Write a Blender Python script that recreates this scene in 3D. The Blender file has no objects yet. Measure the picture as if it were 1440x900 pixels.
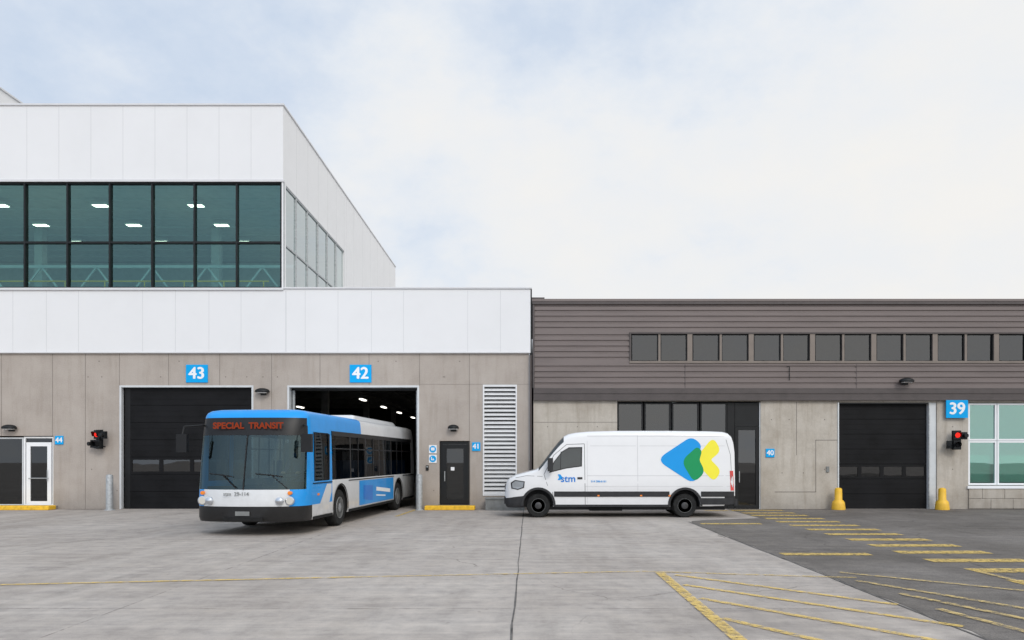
import bpy, bmesh, math, random
from mathutils import Vector, Matrix
random.seed(4)
sc = bpy.context.scene
# ---------- survey of the site: facade scale, eye height ----------
S=39.4; CX=743.0; HY=645.0; EYE=1.8; F=1080.0; D=F/S
def X(px,s=S): return (px-CX)/s
def Z(py,s=S): return EYE+(HY-py)/s
def G(px,py):
    s=(py-HY)/EYE
    return ((px-CX)/s, F/s-D)

# ---------- materials ----------
def newmat(name):
    m=bpy.data.materials.new(name); m.use_nodes=True
    nt=m.node_tree; nt.nodes.clear()
    out=nt.nodes.new('ShaderNodeOutputMaterial')
    return m,nt,out
def N(nt,t,**k):
    n=nt.nodes.new(t)
    for a,b in k.items(): setattr(n,a,b)
    return n
def c4(c): return (c[0],c[1],c[2],1)
def noise(nt,co,scale,detail=4,rough=.55,stretch=None):
    src=co
    if stretch:
        mp=N(nt,'ShaderNodeMapping'); mp.inputs['Scale'].default_value=stretch
        nt.links.new(co,mp.inputs[0]); src=mp.outputs[0]
    n=N(nt,'ShaderNodeTexNoise'); n.inputs['Scale'].default_value=scale
    n.inputs['Detail'].default_value=detail; n.inputs['Roughness'].default_value=rough
    nt.links.new(src,n.inputs['Vector']); return n.outputs['Fac']
def ramp(nt,fac,stops):
    r=N(nt,'ShaderNodeValToRGB'); nt.links.new(fac,r.inputs[0])
    el=r.color_ramp.elements
    el[0].position=stops[0][0]; el[0].color=c4(stops[0][1])
    el[1].position=stops[-1][0]; el[1].color=c4(stops[-1][1])
    for p,c in stops[1:-1]:
        e=el.new(p); e.color=c4(c)
    return r.outputs[0]
def mix(nt,a,b,fac,mode='MIX'):
    m=N(nt,'ShaderNodeMix',data_type='RGBA',blend_type=mode)
    for inp,v in ((m.inputs[0],fac),(m.inputs[6],a),(m.inputs[7],b)):
        if isinstance(v,bpy.types.NodeSocket): nt.links.new(v,inp)
        else: inp.default_value = v if isinstance(v,(int,float)) else c4(v)
    return m.outputs[2]
def math_(nt,op,a,b=0.0):
    m=N(nt,'ShaderNodeMath',operation=op)
    for i,v in enumerate((a,b)):
        if isinstance(v,bpy.types.NodeSocket): nt.links.new(v,m.inputs[i])
        else: m.inputs[i].default_value=v
    return m.outputs[0]
def pm(name,col,rough=.5,metal=0,var=.08,vscale=3,bump=0,bscale=60,stretch=None,coat=0,dirt=0,spec=.5,bdist=.01):
    m,nt,out=newmat(name)
    b=N(nt,'ShaderNodeBsdfPrincipled'); nt.links.new(b.outputs[0],out.inputs[0])
    co=N(nt,'ShaderNodeTexCoord').outputs['Object']
    f=noise(nt,co,vscale,4,.6,stretch)
    lo=tuple(max(0,c*(1-var*2)) for c in col); hi=tuple(min(1,c*(1+var*1.4)) for c in col)
    col_=ramp(nt,f,[(.3,lo),(.5,col),(.72,hi)])
    if dirt>0:
        sp=N(nt,'ShaderNodeSeparateXYZ'); nt.links.new(co,sp.inputs[0])
        h=N(nt,'ShaderNodeMapRange'); nt.links.new(sp.outputs[2],h.inputs[0])
        h.inputs[1].default_value=.2; h.inputs[2].default_value=1.3; h.inputs[3].default_value=dirt; h.inputs[4].default_value=dirt*.06
        f2=noise(nt,co,4,5,.7)
        fac=math_(nt,'MULTIPLY',h.outputs[0],math_(nt,'MULTIPLY',f2,1.6))
        col_=mix(nt,col_,(.25,.225,.19),fac)
    nt.links.new(col_,b.inputs['Base Color'])
    b.inputs['Roughness'].default_value=rough
    b.inputs['Metallic'].default_value=metal
    b.inputs['Coat Weight'].default_value=coat
    b.inputs['Specular IOR Level'].default_value=spec
    if bump:
        bp=N(nt,'ShaderNodeBump'); bp.inputs['Strength'].default_value=bump; bp.inputs['Distance'].default_value=bdist
        nt.links.new(noise(nt,co,bscale,3),bp.inputs['Height']); nt.links.new(bp.outputs[0],b.inputs['Normal'])
    return m
def glass(name,tint,base=.06,rough=.01,refl=(1,1,1),wav=0.0,gain=.85):
    m,nt,out=newmat(name)
    tr=N(nt,'ShaderNodeBsdfTransparent'); tr.inputs[0].default_value=c4(tint)
    gl=N(nt,'ShaderNodeBsdfGlossy'); gl.inputs['Roughness'].default_value=rough; gl.inputs[0].default_value=c4(refl)
    lw=N(nt,'ShaderNodeLayerWeight'); lw.inputs[0].default_value=.5
    f=math_(nt,'ADD',math_(nt,'MULTIPLY',math_(nt,'POWER',lw.outputs['Facing'],4.6),gain),base)
    f=math_(nt,'MINIMUM',f,1.0)
    if wav:
        co=N(nt,'ShaderNodeTexCoord').outputs['Object']
        bp=N(nt,'ShaderNodeBump'); bp.inputs['Strength'].default_value=wav; bp.inputs['Distance'].default_value=.05
        nt.links.new(noise(nt,co,.6,2),bp.inputs['Height']); nt.links.new(bp.outputs[0],gl.inputs['Normal'])
    mx=N(nt,'ShaderNodeMixShader'); nt.links.new(f,mx.inputs[0]); nt.links.new(tr.outputs[0],mx.inputs[1]); nt.links.new(gl.outputs[0],mx.inputs[2])
    nt.links.new(mx.outputs[0],out.inputs[0]); return m
def emit(name,col,st):
    m,nt,out=newmat(name); e=N(nt,'ShaderNodeEmission'); e.inputs[0].default_value=c4(col); e.inputs[1].default_value=st
    nt.links.new(e.outputs[0],out.inputs[0]); return m

def concrete_wall(name,c_lo,c_mid,c_hi,stain=.35):
    m,nt,out=newmat(name)
    b=N(nt,'ShaderNodeBsdfPrincipled'); nt.links.new(b.outputs[0],out.inputs[0])
    co=N(nt,'ShaderNodeTexCoord').outputs['Object']
    c=ramp(nt,noise(nt,co,.9,7,.62),[(.28,c_lo),(.5,c_mid),(.72,c_hi)])
    fine=ramp(nt,noise(nt,co,28,5,.7),[(.3,(.90,.90,.90)),(.7,(1.06,1.06,1.06))])
    c=mix(nt,c,fine,1.0,'MULTIPLY')
    st=ramp(nt,noise(nt,co,1.6,5,.65,(3.0,3.0,.28)),[(.5,(1,1,1)),(.72,(.74,.71,.67))])
    c=mix(nt,c,st,stain,'MULTIPLY')
    sp=N(nt,'ShaderNodeSeparateXYZ'); nt.links.new(co,sp.inputs[0])
    h=N(nt,'ShaderNodeMapRange'); nt.links.new(sp.outputs[2],h.inputs[0])
    h.inputs[1].default_value=0; h.inputs[2].default_value=.8; h.inputs[3].default_value=.85; h.inputs[4].default_value=0
    fac=math_(nt,'MULTIPLY',h.outputs[0],noise(nt,co,3,5,.7))
    c=mix(nt,c,(.19,.17,.15),fac)
    v=N(nt,'ShaderNodeTexVoronoi'); v.inputs['Scale'].default_value=7; nt.links.new(co,v.inputs['Vector'])
    pit=ramp(nt,v.outputs['Distance'],[(.04,(.6,.6,.6)),(.07,(1,1,1))])
    c=mix(nt,c,pit,.35,'MULTIPLY')
    nt.links.new(c,b.inputs['Base Color']); b.inputs['Roughness'].default_value=.88
    bp=N(nt,'ShaderNodeBump'); bp.inputs['Strength'].default_value=.3; bp.inputs['Distance'].default_value=.01
    nt.links.new(noise(nt,co,22,6,.7),bp.inputs['Height']); nt.links.new(bp.outputs[0],b.inputs['Normal'])
    return m

def pavement(name,lo,mid,hi,crackcol,crack_scale,speck=.2,aggr=90):
    m,nt,out=newmat(name)
    b=N(nt,'ShaderNodeBsdfPrincipled'); nt.links.new(b.outputs[0],out.inputs[0])
    co=N(nt,'ShaderNodeTexCoord').outputs['Object']
    c=ramp(nt,noise(nt,co,.35,8,.62),[(.3,lo),(.5,mid),(.7,hi)])
    c2=ramp(nt,noise(nt,co,2.6,8,.74),[(.32,(.79,.79,.80)),(.5,(1,1,1)),(.68,(1.16,1.15,1.13))])
    c=mix(nt,c,c2,1.0,'MULTIPLY')
    s1=ramp(nt,noise(nt,co,1.0,6,.65,(.3,5.0,1)),[(.35,(.85,.85,.86)),(.65,(1.10,1.10,1.09))])
    c=mix(nt,c,s1,.8,'MULTIPLY')
    s2=ramp(nt,noise(nt,co,.8,6,.65,(1.6,.12,1)),[(.45,(1,1,1)),(.70,(.74,.73,.72))])
    c=mix(nt,c,s2,.6,'MULTIPLY')
    ag=ramp(nt,noise(nt,co,aggr,3,.8),[(.3,(1-speck*1.6,)*3),(.7,(1+speck,)*3)])
    c=mix(nt,c,ag,1.0,'MULTIPLY')
    dn=N(nt,'ShaderNodeTexNoise'); dn.inputs['Scale'].default_value=.9; dn.inputs['Detail'].default_value=6; nt.links.new(co,dn.inputs['Vector'])
    mx=N(nt,'ShaderNodeMix',data_type='RGBA',blend_type='ADD'); mx.inputs[0].default_value=1.3
    nt.links.new(co,mx.inputs[6]); nt.links.new(dn.outputs['Color'],mx.inputs[7])
    v=N(nt,'ShaderNodeTexVoronoi',feature='DISTANCE_TO_EDGE'); v.inputs['Scale'].default_value=crack_scale
    nt.links.new(mx.outputs[2],v.inputs['Vector'])
    cr=math_(nt,'LESS_THAN',v.outputs['Distance'],.012*crack_scale)
    msk=ramp(nt,noise(nt,co,.25,3),[(.48,(0,0,0)),(.56,(1,1,1))])
    crm=math_(nt,'MULTIPLY',cr,msk)
    c=mix(nt,c,crackcol,math_(nt,'MULTIPLY',crm,.6))
    ov=ramp(nt,noise(nt,co,1.3,3,.5),[(.64,(0,0,0)),(.78,(1,1,1))])
    c=mix(nt,c,tuple(x*.55 for x in mid),math_(nt,'MULTIPLY',ov,.5))
    ov2=ramp(nt,noise(nt,co,6.5,2,.4),[(.70,(0,0,0)),(.76,(1,1,1))])
    c=mix(nt,c,tuple(x*.45 for x in mid),math_(nt,'MULTIPLY',ov2,.45))
    nt.links.new(c,b.inputs['Base Color'])
    b.inputs['Roughness'].default_value=.9; b.inputs['Specular IOR Level'].default_value=.25
    bp=N(nt,'ShaderNodeBump'); bp.inputs['Strength'].default_value=.35; bp.inputs['Distance'].default_value=.01
    nt.links.new(noise(nt,co,aggr*.5,5,.75),bp.inputs['Height']); nt.links.new(bp.outputs[0],b.inputs['Normal'])
    return m
def worn_paint(name,col,cover=.5,sc_=9,amax=.85,soft=.085):
    m,nt,out=newmat(name)
    b=N(nt,'ShaderNodeBsdfPrincipled'); b.inputs['Roughness'].default_value=.8
    co=N(nt,'ShaderNodeTexCoord').outputs['Object']
    c=ramp(nt,noise(nt,co,5,6,.7),[(.3,tuple(x*.75 for x in col)),(.7,col)])
    nt.links.new(c,b.inputs['Base Color'])
    f=ramp(nt,noise(nt,co,sc_,9,.78),[(cover-soft,(.0,)*3),(cover+soft,(amax,)*3)])
    tr=N(nt,'ShaderNodeBsdfTransparent')
    mx=N(nt,'ShaderNodeMixShader'); nt.links.new(f,mx.inputs[0]); nt.links.new(tr.outputs[0],mx.inputs[1]); nt.links.new(b.outputs[0],mx.inputs[2])
    nt.links.new(mx.outputs[0],out.inputs[0]); return m

MT={}
MT['conc']=concrete_wall('precast_concrete',(.36,.315,.277),(.42,.37,.328),(.462,.415,.372),.42)
MT['conc2']=concrete_wall('cast_concrete',(.375,.33,.275),(.485,.44,.38),(.56,.515,.455),.75)
MT['white']=pm('white_metal_panel',(.765,.765,.77),.5,var=.012,vscale=.6,bump=.12,bscale=.9,bdist=.03)
MT['whited']=pm('white_flashing',(.65,.65,.66),.4,var=.02)
MT['seam']=pm('panel_joint',(.54,.545,.555),.8,var=.03)
MT['cseam']=pm('concrete_joint',(.20,.18,.16),.9,var=.1)
MT['brown']=pm('brown_corrugated_metal',(.170,.140,.132),.5,metal=.1,var=.06,vscale=1.1,stretch=(.4,1,3))
MT['brownd']=pm('dark_brown_flashing',(.075,.062,.06),.5,metal=.1,var=.08)
MT['brownl']=pm('light_brown_mullion',(.20,.165,.14),.5,var=.06)
MT['black']=pm('black_frame',(.010,.011,.012),.45,var=.1,spec=.3)
MT['rubber']=pm('black_rubber',(.016,.016,.016),.85,var=.2,vscale=8,spec=.2)
MT['doorblk']=pm('black_sectional_door',(.007,.007,.008),.6,var=.25,vscale=1.5,spec=.18,bump=.1,bscale=2)
MT['alu']=pm('pale_aluminium',(.62,.64,.65),.45,metal=.1,var=.04)
MT['galv']=pm('galvanised_steel',(.42,.44,.45),.55,metal=.3,var=.12,vscale=12)
MT['louv']=pm('white_louver',(.74,.745,.75),.5,var=.03)
MT['boxgrey']=pm('utility_grey',(.20,.205,.20),.6,var=.1)
MT['yellow']=pm('yellow_plastic',(.90,.52,.015),.5,var=.06,vscale=7,dirt=.2)
MT['yelkerb']=pm('yellow_kerb_paint',(.85,.50,.03),.7,var=.13,vscale=9,bump=.3)
MT['blue']=pm('sign_blue',(.0,.37,.80),.6,var=.02,spec=.2)
MT['signw']=pm('sign_white',(.86,.87,.88),.5,var=.01,spec=.3)
MT['gfront']=glass('curtain_wall_glass',(.43,.67,.645),.12,refl=(.5,.8,.8),wav=.02)
MT['gside']=glass('curtain_wall_side_glass',(.5,.6,.6),.48,refl=(.9,.95,.95),wav=.03,gain=.5)
MT['gdark']=glass('tinted_window_glass',(.20,.22,.23),.085,wav=.08)
MT['gdoor']=glass('door_glass',(.22,.25,.25),.07)
MT['ggreen']=glass('green_tinted_window',(.45,.70,.64),.24,refl=(.75,1,.95),wav=.05)
MT['inwall']=pm('interior_wall',(.55,.60,.59),.8,var=.06)
MT['inceil']=pm('interior_ceiling',(.58,.62,.62),.8,var=.05)
MT['infloor']=pm('interior_floor',(.45,.45,.44),.6,var=.1)
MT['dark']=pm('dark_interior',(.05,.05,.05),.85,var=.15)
MT['steel']=pm('painted_steel',(.60,.66,.66),.5,var=.05)
MT['roof']=pm('roof_membrane',(.35,.35,.35),.9,var=.1)
MT['lamp']=emit('ceiling_lamp_lit',(1,.90,.72),7)
MT['strip']=emit('garage_lamp_lit',(1,.95,.85),3)
MT['red']=emit('red_signal_lit',(1,.03,.02),1.3)
MT['blind']=pm('roller_blind',(.55,.72,.66),.8,var=.03)

# ---------- mesh builder ----------
def empty(name,loc=(0,0,0),rotz=0):
    e=bpy.data.objects.new(name,None); e.location=loc; e.rotation_euler[2]=rotz
    e.empty_display_size=.3
    sc.collection.objects.link(e); return e
class MB:
    def __init__(s): s.v=[]; s.f=[]; s.m=[]; s.mats=[]
    def mi(s,mat):
        if isinstance(mat,str): mat=MT[mat]
        if mat not in s.mats: s.mats.append(mat)
        return s.mats.index(mat)
    def face(s,pts,mat):
        i=len(s.v); s.v+= [tuple(p) for p in pts]; s.f.append(tuple(range(i,i+len(pts)))); s.m.append(s.mi(mat))
    def box(s,x0,x1,y0,y1,z0,z1,mat):
        i=len(s.v); s.v+=[(x0,y0,z0),(x1,y0,z0),(x1,y1,z0),(x0,y1,z0),(x0,y0,z1),(x1,y0,z1),(x1,y1,z1),(x0,y1,z1)]
        for q in ((0,3,2,1),(4,5,6,7),(0,1,5,4),(1,2,6,5),(2,3,7,6),(3,0,4,7)):
            s.f.append(tuple(i+a for a in q)); s.m.append(s.mi(mat))
    def beam(s,p0,p1,t,mat,t2=None):
        p0=Vector(p0);p1=Vector(p1);d=(p1-p0); L=d.length; q=d.to_track_quat('Z','Y'); t2=t2 or t
        i=len(s.v)
        for z in (0,L):
            for a,b in ((-t,-t2),(t,-t2),(t,t2),(-t,t2)):
                s.v.append(tuple(p0+q@Vector((a/2,b/2,z))))
        for q_ in ((0,3,2,1),(4,5,6,7),(0,1,5,4),(1,2,6,5),(2,3,7,6),(3,0,4,7)):
            s.f.append(tuple(i+a for a in q_)); s.m.append(s.mi(mat))
    def tube(s,p0,p1,r,mat,n=12,r1=None):
        p0=Vector(p0);p1=Vector(p1);q=(p1-p0).to_track_quat('Z','Y'); r1=r if r1 is None else r1
        i=len(s.v)
        for p,rr in ((p0,r),(p1,r1)):
            for k in range(n):
                a=2*math.pi*k/n; s.v.append(tuple(p+q@Vector((rr*math.cos(a),rr*math.sin(a),0))))
        for k in range(n):
            k2=(k+1)%n; s.f.append((i+k,i+k2,i+n+k2,i+n+k)); s.m.append(s.mi(mat))
        s.f.append(tuple(i+k for k in reversed(range(n)))); s.m.append(s.mi(mat))
        s.f.append(tuple(i+n+k for k in range(n))); s.m.append(s.mi(mat))
    def lathe(s,prof,c,mat,n=24,axis='z'):
        i=len(s.v); c=Vector(c)
        for r,h in prof:
            for k in range(n):
                a=2*math.pi*k/n; u,w=r*math.cos(a),r*math.sin(a)
                p={'z':Vector((u,w,h)),'x':Vector((h,u,w)),'y':Vector((u,h,w))}[axis]
                s.v.append(tuple(c+p))
        for j in range(len(prof)-1):
            for k in range(n):
                k2=(k+1)%n; a=i+j*n
                s.f.append((a+k,a+k2,a+n+k2,a+n+k)); s.m.append(s.mi(mat))
        s.f.append(tuple(i+k for k in reversed(range(n)))); s.m.append(s.mi(mat))
        a=i+(len(prof)-1)*n
        s.f.append(tuple(a+k for k in range(n))); s.m.append(s.mi(mat))
    def wall(s,u0,u1,z0,z1,ops,w0,w1,mat,axis='x'):
        us={u0,u1}; zs={z0,z1}
        for o in ops:
            for a in o[:2]:
                if u0<a<u1: us.add(a)
            for a in o[2:]:
                if z0<a<z1: zs.add(a)
        us=sorted(us); zs=sorted(zs)
        def solid(i,j):
            if i<0 or j<0 or i>=len(us)-1 or j>=len(zs)-1: return False
            u=(us[i]+us[i+1])/2; z=(zs[j]+zs[j+1])/2
            return not any(o[0]<u<o[1] and o[2]<z<o[3] for o in ops)
        P=(lambda u,w,z:(u,w,z)) if axis=='x' else (lambda u,w,z:(w,u,z))
        for i in range(len(us)-1):
            for j in range(len(zs)-1):
                if not solid(i,j): continue
                a,b,c,d=us[i],us[i+1],zs[j],zs[j+1]
                for w in (w0,w1): s.face([P(a,w,c),P(b,w,c),P(b,w,d),P(a,w,d)],mat)
                if not solid(i-1,j): s.face([P(a,w0,c),P(a,w1,c),P(a,w1,d),P(a,w0,d)],mat)
                if not solid(i+1,j): s.face([P(b,w0,c),P(b,w1,c),P(b,w1,d),P(b,w0,d)],mat)
                if not solid(i,j-1): s.face([P(a,w0,c),P(b,w0,c),P(b,w1,c),P(a,w1,c)],mat)
                if not solid(i,j+1): s.face([P(a,w0,d),P(b,w0,d),P(b,w1,d),P(a,w1,d)],mat)
    def build(s,name,parent=None,bevel=0,smooth=None,weld=True,recalc=True):
        me=bpy.data.meshes.new(name); me.from_pydata(s.v,[],s.f)
        for m in s.mats: me.materials.append(m)
        me.polygons.foreach_set('material_index',s.m)
        bm=bmesh.new(); bm.from_mesh(me)
        if weld: bmesh.ops.remove_doubles(bm,verts=bm.verts,dist=1e-5)
        if recalc: bmesh.ops.recalc_face_normals(bm,faces=bm.faces)
        bm.to_mesh(me); bm.free()
        if smooth is not None:
            me.polygons.foreach_set('use_smooth',[True]*len(me.polygons))
            me.set_sharp_from_angle(angle=math.radians(smooth))
        ob=bpy.data.objects.new(name,me); sc.collection.objects.link(ob)
        if parent: ob.parent=parent
        if bevel:
            md=ob.modifiers.new('bevel','BEVEL'); md.width=bevel; md.segments=2; md.limit_method='ANGLE'; md.angle_limit=math.radians(40)
        return ob
def text(name,body,size,loc,mat,parent,rot=(math.pi/2,0,0),off=0.0,ext=.002,sx=1.0):
    cu=bpy.data.curves.new(name,'FONT'); cu.body=body; cu.size=size; cu.align_x='CENTER'; cu.align_y='CENTER'
    cu.extrude=ext; cu.offset=off; cu.materials.append(MT[mat] if isinstance(mat,str) else mat)
    ob=bpy.data.objects.new(name,cu); ob.location=loc; ob.rotation_euler=rot; ob.scale=(sx,1,1); sc.collection.objects.link(ob); ob.parent=parent
    return ob
def boldtext(name,body,size,loc,mat,parent,w=.028,**k):
    for i,(dx,dz) in enumerate(((-w,0),(w,0),(0,w*.6),(0,-w*.6))):
        text(name,body,size,(loc[0]+dx*size,loc[1]-i*.0007,loc[2]+dz*size),mat,parent,ext=.001,**k)

# ================= GROUND =================
MT['pave']=pavement('concrete_pavement',(.385,.34,.302),(.45,.402,.36),(.50,.453,.41),(.13,.115,.10),.12,.12)
MT['asph']=pavement('aged_asphalt',(.135,.12,.106),(.19,.17,.152),(.24,.217,.197),(.05,.045,.04),.3,.30,aggr=60)
MT['yline']=worn_paint('worn_yellow_paint',(.86,.60,.17),.46)
MT['yline2']=worn_paint('faded_yellow_paint',(.80,.58,.22),.49)
MT['gj']=pm('pavement_joint',(.13,.12,.11),.95,var=.3,vscale=4)
MT['gj2']=worn_paint('faint_pavement_joint',(.2,.18,.165),.52,3)
MT['tm']=worn_paint('tyre_mark',(.16,.145,.13),.56,2.2,.16,.16)
MT['dirtm']=worn_paint('gutter_dirt',(.12,.105,.09),.5,2.5,.6,.14)
mb=MB(); mb.face([(-400,-300,0),(400,-300,0),(400,500,0),(-400,500,0)],'pave'); mb.build('ground')
xe=4.6; pts=[]
y=-60
rr=random.Random(2)
while y<-5.6: pts.append((xe+rr.uniform(-.03,.03),y,.004)); y+=.35
pts+= [(xe+.1,-5.3,.004),(xe+.6,-4.9,.004),(7.0,-4.2,.004),(7.05,-.02,.004),(60,-.02,.004),(60,-60,.004)]
mb=MB(); mb.face(pts,'asph'); mb.build('asphalt_road')
mb=MB()
def strip(x0,y0,x1,y1,w,mat,z=.008):
    d=Vector((x1-x0,y1-y0)); n=Vector((-d.y,d.x)).normalized()*w/2
    mb.face([(x0-n.x,y0-n.y,z),(x1-n.x,y1-n.y,z),(x1+n.x,y1+n.y,z),(x0+n.x,y0+n.y,z)],mat)
def wob(x0,y0,x1,y1,w,z=.004,seg=24,a=.012,mat='gj'):
    px,py=x0,y0
    for k in range(1,seg+1):
        t=k/seg; nx=x0+(x1-x0)*t+rr.uniform(-a,a); ny=y0+(y1-y0)*t+rr.uniform(-a,a)
        strip(px,py,nx,ny,w*rr.uniform(.6,1.3),mat,z); px,py=nx,ny
wob(-.17,-60,-.17,-.1,.02,seg=60)
for x in (-4.9,-9.7,-14.5,-19.3): wob(x,-60,x,-.1,.014,.0045,40,mat='gj2')
for y in (-3.9,-8.6,-13.4,-18.2,-23): wob(-40,y,4.5,y,.014,.005,60,mat='gj2')
wob(4.57,-60,4.57,-5.6,.035,.007,60,.02)
for x0,y0,x1,y1 in ((6.2,-24,8.5,-8),(10.5,-20,14,-3),(5,-12,16,-14.5),(8.5,-24,20,-16)):
    px,py=x0,y0; n_=46; off=0
    for k in range(1,n_+1):
        t=k/n_; off=off*.85+rr.uniform(-.12,.12); nx=x0+(x1-x0)*t+off; ny=y0+(y1-y0)*t+off*.8
        strip(px,py,nx,ny,.02*rr.uniform(.6,1.6),'gj',.0075); px,py=nx,ny
mb.build('pavement_joints',weld=False)
mb=MB()
def ribbon(pts,w,mat,z):
    L_=[];R_=[]
    for i,p in enumerate(pts):
        a=Vector(pts[max(0,i-1)]); b=Vector(pts[min(len(pts)-1,i+1)]); d=(b-a).normalized(); n=Vector((-d.y,d.x))*w/2
        L_.append((p[0]-n.x,p[1]-n.y,z)); R_.append((p[0]+n.x,p[1]+n.y,z))
    for i in range(len(pts)-1): mb.face([L_[i],L_[i+1],R_[i+1],R_[i]],mat)
def bez(p0,p1,p2,p3,n=28):
    o=[]
    for k in range(n+1):
        t=k/n; a=(1-t)**3; b=3*t*(1-t)**2; c=3*t*t*(1-t); d=t**3
        o.append((a*p0[0]+b*p1[0]+c*p2[0]+d*p3[0],a*p0[1]+b*p1[1]+c*p2[1]+d*p3[1]))
    return o
zz=.0026
for bx,dx,ex,ey in ((-6.3,0,-22,-17),(-12.3,0,-24,-13),(-6.2,.2,-9,-26)):
    for o in (-1.05,1.05):
        ribbon(bez((bx+o,-.3),(bx+o+dx,-8),((bx+ex)/2+o,ey+2-o*.9),(ex,ey-o)),.34,'tm',zz); zz+=.00015
mb.build('tyre_marks',weld=False)
mb=MB()
for a,b in ((-32,X(165)),(X(360),X(400)),(X(594),X(744)),(.2,X(860))): mb.face([(a,-.32,.0062),(b,-.32,.0062),(b,-.002,.0062),(a,-.002,.0062)],'dirtm')
mb.face([(X(1072),-.3,.0066),(X(1176),-.3,.0066),(X(1176),.01,.0066),(X(1072),.01,.0066)],'dirtm'); mb.face([(X(1308),-.3,.0066),(30,-.3,.0066),(30,.01,.0066),(X(1308),.01,.0066)],'dirtm')
mb.build('gutter_dirt',weld=False)
mb=MB()
def gl(p,q,w,mat='yline',z=.010):
    a=G(*p); b=G(*q); strip(a[0],a[1],b[0],b[1],w,mat,z)
gl((-300,829),(0,823),.10,'yline'); gl((0,823),(500,812),.10,'yline'); gl((500,812),(903,804),.09,'yline2')
gl((903,804),(1205,813),.10,'yline2')
gl((928,806),(1062,920),.15,'yline',.014)
for a,b in (((950,809),(1262,851)),((962,823),(1355,882)),((985,842),(1420,920)),((1015,870),(1180,908))): gl(a,b,.11,'yline')
for a,b in (((1180,806),(1440,832)),((1205,818),(1470,862)),((1265,836),(1480,880)),((1320,858),(1500,905)),((1380,806),(1500,835))): gl(a,b,.11,'yline2',.018)
for i,d in enumerate([26.6,25.3,24.2,22.95,21.8,20.6,19.4,18.2,17.0,15.85,14.7,13.5,12.3,11.1]):
    y=d-D; x0=7.05+rr.uniform(-.04,.04); x1=8.8+rr.uniform(-.05,.05)
    strip(x0,y,x1,y,.44,'yline',.012)
for yy in (737,780):
    s=(yy-HY)/EYE; y=F/s-D; strip(4.75,y,6.4,y,.35,'yline',.012)
strip(-4.1,-3.6,-3.95,-.1,.12,'yline',.012)
strip(6.1,-.9,6.9,-.9,.3,'yline',.012)
mb.build('road_markings',weld=False)

# ================= WHITE / CONCRETE BUILDING =================
A=empty('white_concrete_garage_building')
zt1=Z(496); zp=Z(407); zu=Z(150); XL=-32.0
xr=X(744); xc=X(399)
d42=(X(406),X(588),-1,Z(543))
e44=(X(-60),X(75),-1,Z(613)); e41=(X(618),X(661),-1,Z(620)); lv=(X(679),X(727),Z(697),Z(541))
mb=MB(); mb.wall(XL,xr,-.1,zt1,[(X(168),X(355),-1,Z(543)),d42,e44,e41,lv],0,.3,'conc'); mb.build('concrete_wall',A)
mb=MB(); mb.wall(XL,X(746),zt1+.02,zp,[],-.07,.29,'white')
mb.build('white_panel_band',A)
mb=MB(); mb.wall(XL,xc,zp,zu,[(XL-1,X(397),zp+.04,Z(257))],-.072,.25,'white')
mb.wall(.25,22.7,zp-.3,zu,[(-.25,9.0,zp-.35,Z(257))],xc-.32,xc,'white','y')
mb.wall(.25,22.7,zp-.3,zu,[],XL,XL+.3,'white','y')
mb.wall(XL,xc,zp-.3,zu,[],22.7,23,'white')
mb.build('upper_storey_walls',A)
mb=MB()
mb.box(XL-.05,xc+.04,-.12,.3,zu,zu+.07,'whited'); mb.box(xc-.36,xc+.04,.3,23.05,zu,zu+.07,'whited')
mb.box(xc+.001,X(748),-.12,.34,zp,zp+.06,'whited')
mb.box(XL,xc+.03,-.11,.05,Z(257)-.0,Z(257)+.09,'whited')
mb.box(XL,X(746),-.10,.02,zt1-.03,zt1+.025,'whited')
mb.box(XL,xc+.02,-.13,-.074,zp-.05,zp+.035,'whited')
mb.build('copings_and_flashings',A,bevel=.01)
mb=MB()
for k in range(1,22):
    x=X(399)-1.14*k
    mb.box(x-.005,x+.005,-.0745,-.06,Z(257)+.1,zu-.01,'seam')
k=0
px=20
while px<740:
    mb.box(X(px)-.005,X(px)+.005,-.0725,-.06,zt1+.03,zp-.06,'seam'); px+= (47,45,90,46)[k%4]; k+=1
mb.box(X(403)-.009,X(403)+.009,-.074,-.06,zt1+.03,zp-.06,'seam')
for yy in (1.5,3,4.5,6,7.5,9.0,11,13,15,17,19,21):
    mb.box(xc-.01,xc+.0025,yy-.006,yy+.006,Z(257)+.01 if yy<9 else zp,zu-.01,'seam')
mb.box(xc-.01,xc+.006,9.45,9.49,zp,zu-.01,'whited')
mb.build('white_panel_seams',A)
mb=MB()
for p,z0,z1 in ((74,Z(613),zt1),(168,Z(543),zt1),(237,Z(543),zt1),(309,Z(543),zt1),(382,0,zt1),(450,Z(543),zt1),(519,Z(543),zt1),(590,Z(543),zt1),(660,0,zt1),(2,Z(613),zt1),(120,0,zt1)):
    mb.box(X(p)-.008,X(p)+.008,-.003,.01,max(z0,.0),z1-.035,'cseam')
mb.box(X(590),xr,-.003,.01,Z(541)+.01,Z(541)+.02,'cseam')
for _ in range(46):
    p=rr.uniform(10,735); q=rr.choice((508,530,590,660,690))
    if (165<p<358 or 400<p<592) and q>538: continue
    if 0<p<80 and q>605: continue
    if 612<p<730 and q>535: continue
    mb.tube((X(p),-.0035,Z(q)),(X(p),.01,Z(q)),.022,'cseam',10)
mb.build('concrete_joints',A)
mb=MB()
mb.box(XL+.3,xc-.33,.26,22.69,zu-.5,zu-.25,'roof')
mb.box(xc+.01,xr-.02,.31,30,zp-.7,zp-.45,'roof')
mb.box(XL+.3,xc-.005,.31,30,zp-.55,zp-.31,'infloor')
mb.build('roof_and_floor_slabs',A)
mb=MB()
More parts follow.
